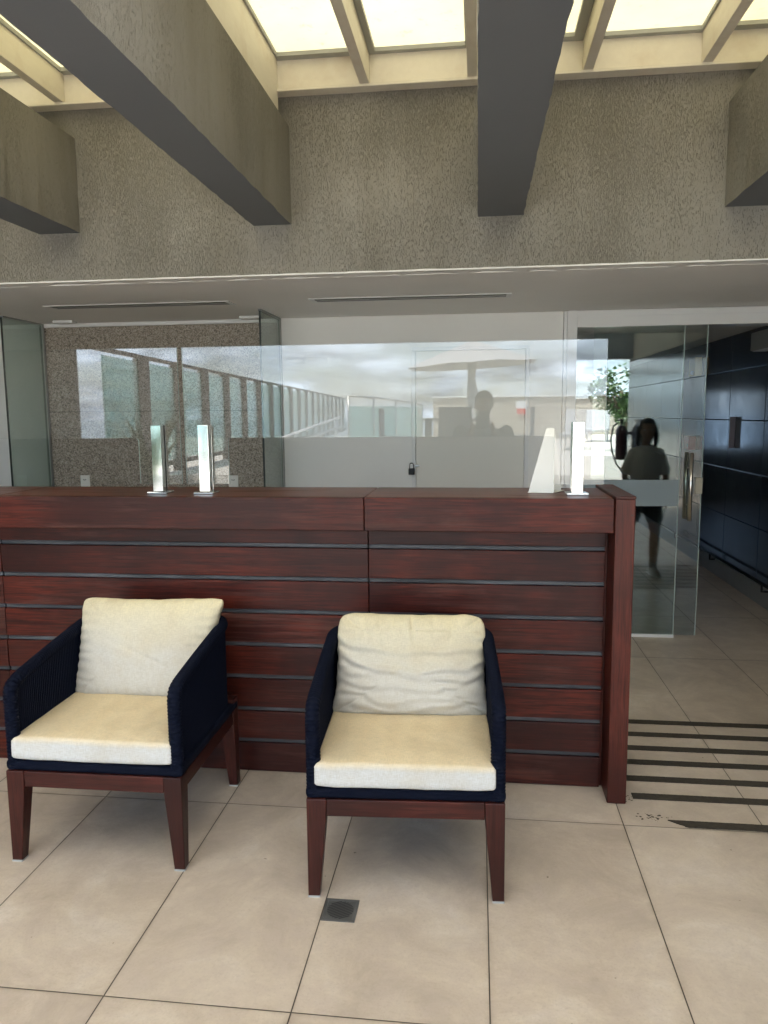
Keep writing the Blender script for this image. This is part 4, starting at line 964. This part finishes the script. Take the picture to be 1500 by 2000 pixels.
# umbrella
ub = empty('parasol', (-.15, -14, .80), 'large white parasol on a thick white pole on the pool deck', 'parasol')
g = G(); c = Vector((-.15, -14, 3.50)); rim_ = []
for k in range(8): a = R(22.5+45*k); rim_.append(Vector((-.15+1.75*math.cos(a), -14+1.75*math.sin(a), 2.86+.09*math.cos(a))))
vs = [c]; fs = []
for k in range(8):
    a_, b_ = rim_[k], rim_[(k+1) % 8]; m_ = (a_+b_)/2; m_.z -= .02; m1 = (c+m_)/2; m1.z -= .06; vs += [a_, m_, (c+a_)/2, m1]
for k in range(8):
    q = 1+4*k; r_ = 1+4*((k+1) % 8)
    fs += [(0, q+2, q+3), (0, q+3, r_+2), (q+2, q, q+1, q+3), (q+3, q+1, r_, r_+2)]
o_ = P('canopy', G().add(vs, fs), 'canopy', ub); sf = o_.modifiers.new('s', 'SOLIDIFY'); sf.thickness = .012
P('pole', G().tube([(-.15, -14, .8), (-.15, -14, 3.5)], .05, 12), 'tube_white', ub, smooth=True)
P('closed_sleeve', G().tube([(-.15, -13.95, 1.75), (-.13, -13.95, 2.1), (-.16, -13.95, 2.5), (-.14, -13.95, 3.0)], [.09, .15, .10, .13], 12), 'canopy', ub, smooth=True)
P('base', G().box(-.6, .3, -14.45, -13.55, .80, .88), 'deck_white', ub, .01)
for k in range(8): P('rib', G().tube([(-.15, -14, 3.42), rim_[k]-Vector((0, 0, .03))], .012, 6), 'steel', ub)
# dining set
tb = empty('dining_table', (-.35, -5.9, .80), 'dark square terrace table on the pool deck', 'table')
P('tabletop', G().box(-.85, .15, -6.4, -5.4, 1.49, 1.53), 'wicker', tb, .005)
for sx in (-.78, .08):
    for sy in (-6.33, -5.47): P('leg', G().box(sx-.025, sx+.025, sy-.025, sy+.025, .80, 1.489), 'wicker', tb)
def dchair(x, y, rz, lab):
    o = empty('terrace_chair', (x, y, .80), lab, 'chair', 'dark chairs around the terrace table', rz)
    G().box(-.24, .24, -.22, .24, .40, .45).obj('seat', 'wicker', o, bevel=.01); G().box(-.24, .24, -.26, -.222, .42, .90).obj('backrest', 'wicker', o, bevel=.012)
    for sx in (-.21, .21):
        for sy in (-.22, .21): G().box(sx-.02, sx+.02, sy-.02, sy+.02, 0, .399).obj('leg', 'wicker', o)
dchair(-.32, -4.95, R(180), 'dark terrace chair with its back to the covered area')
dchair(-1.30, -5.9, R(-90), 'dark terrace chair at the left end of the terrace table as mirrored')
dchair(.62, -5.9, R(90), 'dark terrace chair at the side of the table nearest the tiled wall')
dchair(-.35, -6.9, R(0), 'dark terrace chair on the far side of the table')
# loungers
for k, x in enumerate((2.2, 3.3, 4.4)):
    lab = ['white pool lounger nearest the parasol', 'middle white pool lounger of the row of three', 'white pool lounger farthest from the parasol'][k]
    o = empty('pool_lounger', (x, -11, .80), lab, 'lounger', 'white loungers on the pool deck', R(12))
    G().box(-.33, .33, -.6, .75, .28, .36).obj('mattress', 'canopy', o, bevel=.02)
    bk_ = G().box(-.33, .33, 0, .08, 0, .62).obj('backrest', 'canopy', o, bevel=.02); bk_.location = (0, -.62, .30); bk_.rotation_euler = (R(28), 0, 0)
    for sx in (-.29, .29):
        for sy in (-.5, .65): G().box(sx-.02, sx+.02, sy-.02, sy+.02, 0, .279).obj('leg', 'tube_white', o)
# plants
def leaves(g, c, rad, n, size, rnd, flat=.8):
    c = Vector(c)
    for _ in range(n):
        while True:
            d_ = Vector((rnd.uniform(-1, 1), rnd.uniform(-1, 1), rnd.uniform(-1, 1)))
            if .25 < d_.length < 1: break
        p_ = c+Vector((d_.x*rad[0], d_.y*rad[1], d_.z*rad[2]))
        if noise.noise(p_*2.6) < -.12: continue
        a_ = Vector((rnd.uniform(-1, 1), rnd.uniform(-1, 1), rnd.uniform(-.6, .6))).normalized(); b_ = a_.orthogonal().normalized(); b_.rotate(Matrix.Rotation(rnd.uniform(0, 6.28), 3, a_))
        s_ = size*rnd.uniform(.6, 1.3)
        g.add([p_, p_+a_*s_*.5+b_*s_*.25, p_+a_*s_, p_+a_*s_*.5-b_*s_*.25], [(0, 1, 2, 3)])
def tree(x, y, z0, h, rad, lab, n, size, seed):
    rnd = random.Random(seed); o = empty('tree', (x, y, z0), lab, 'tree')
    g = G().tube([(x, y, z0), (x+.05, y, z0+h*.4), (x-.05, y+.05, z0+h*.8)], [.12, .09, .04], 8)
    for k in range(6): a = k*1.1; g.tube([(x, y, z0+h*(.35+.06*k)), (x+rad*.6*math.cos(a), y+rad*.6*math.sin(a), z0+h*(.6+.06*k))], [.05, .015], 6)
    P('trunk', g, 'bark', o, smooth=True); g = G()
    for k in range(7):
        a = rnd.uniform(0, 6.28); leaves(g, (x+rad*.45*math.cos(a), y+rad*.45*math.sin(a), z0+h*(.5+.07*k)), (rad*.6, rad*.6, h*.2), n//7, size, rnd)
    P('crown', g, 'leaf', o)
tree(2.95, -5.2, .80, 1.55, .75, 'bushy green tree beyond the end of the tiled wall, mirrored in the door', 2600, .11, 3)
tree(5.2, -9.5, .80, 2.1, 1.2, 'wider green tree behind the loungers on the pool deck', 2600, .13, 4)
pp = empty('potted_plant', (-4.0, -2.6, 0), 'tall leafy potted plant by the left side of the terrace', 'plant')
g = G().tube([(-4.0, -2.6, 0), (-4.0, -2.6, .5)], [.2, .27], 16); P('pot', g, 'stucco', pp, smooth=True)
g = G(); rnd = random.Random(12)
for k in range(26):
    a = rnd.uniform(0, 6.28); ln = rnd.uniform(.7, 1.5); lean = rnd.uniform(.15, .6); w_ = .05; prev = None; vs = []; fs = []
    for i in range(9):
        t_ = i/8; x = -4.0+math.cos(a)*ln*lean*t_*t_; y = -2.6+math.sin(a)*ln*lean*t_*t_; z = .5+ln*t_*(1-.25*t_*lean); ww = w_*math.sin(math.pi*min(.97, t_+.08))
        vs += [(x-math.sin(a)*ww, y+math.cos(a)*ww, z), (x+math.sin(a)*ww, y-math.cos(a)*ww, z)]
        if i: fs.append((2*i-2, 2*i-1, 2*i+1, 2*i))
    g.add(vs, fs)
P('leaves', g, 'leaf', pp)
# fire extinguisher at the end of the tiled wall
fe = empty('fire_extinguisher', (2.24, -1.33, .95), 'dark red fire extinguisher with a hose hung at the open end of the tiled wall', 'fire extinguisher')
P('cylinder', G().tube([(2.24, -1.33, .86), (2.24, -1.33, .88), (2.24, -1.33, 1.32), (2.24, -1.33, 1.38), (2.24, -1.33, 1.40)], [.07, .088, .088, .055, .03], 18), 'extinguisher', fe, smooth=True)
P('valve', G().tube([(2.24, -1.33, 1.40), (2.24, -1.33, 1.47)], .018, 10).box(2.17, 2.28, -1.345, -1.315, 1.465, 1.485), 'black', fe)
P('hose', G().tube([(2.19, -1.33, 1.45), (2.11, -1.33, 1.38), (2.08, -1.33, 1.18), (2.10, -1.33, 1.0), (2.17, -1.33, .80), (2.26, -1.33, .68)], .013, 8), 'black', fe, smooth=True)
P('bracket', G().box(2.325, 2.359, -1.36, -1.30, 1.25, 1.30), 'steel', fe)
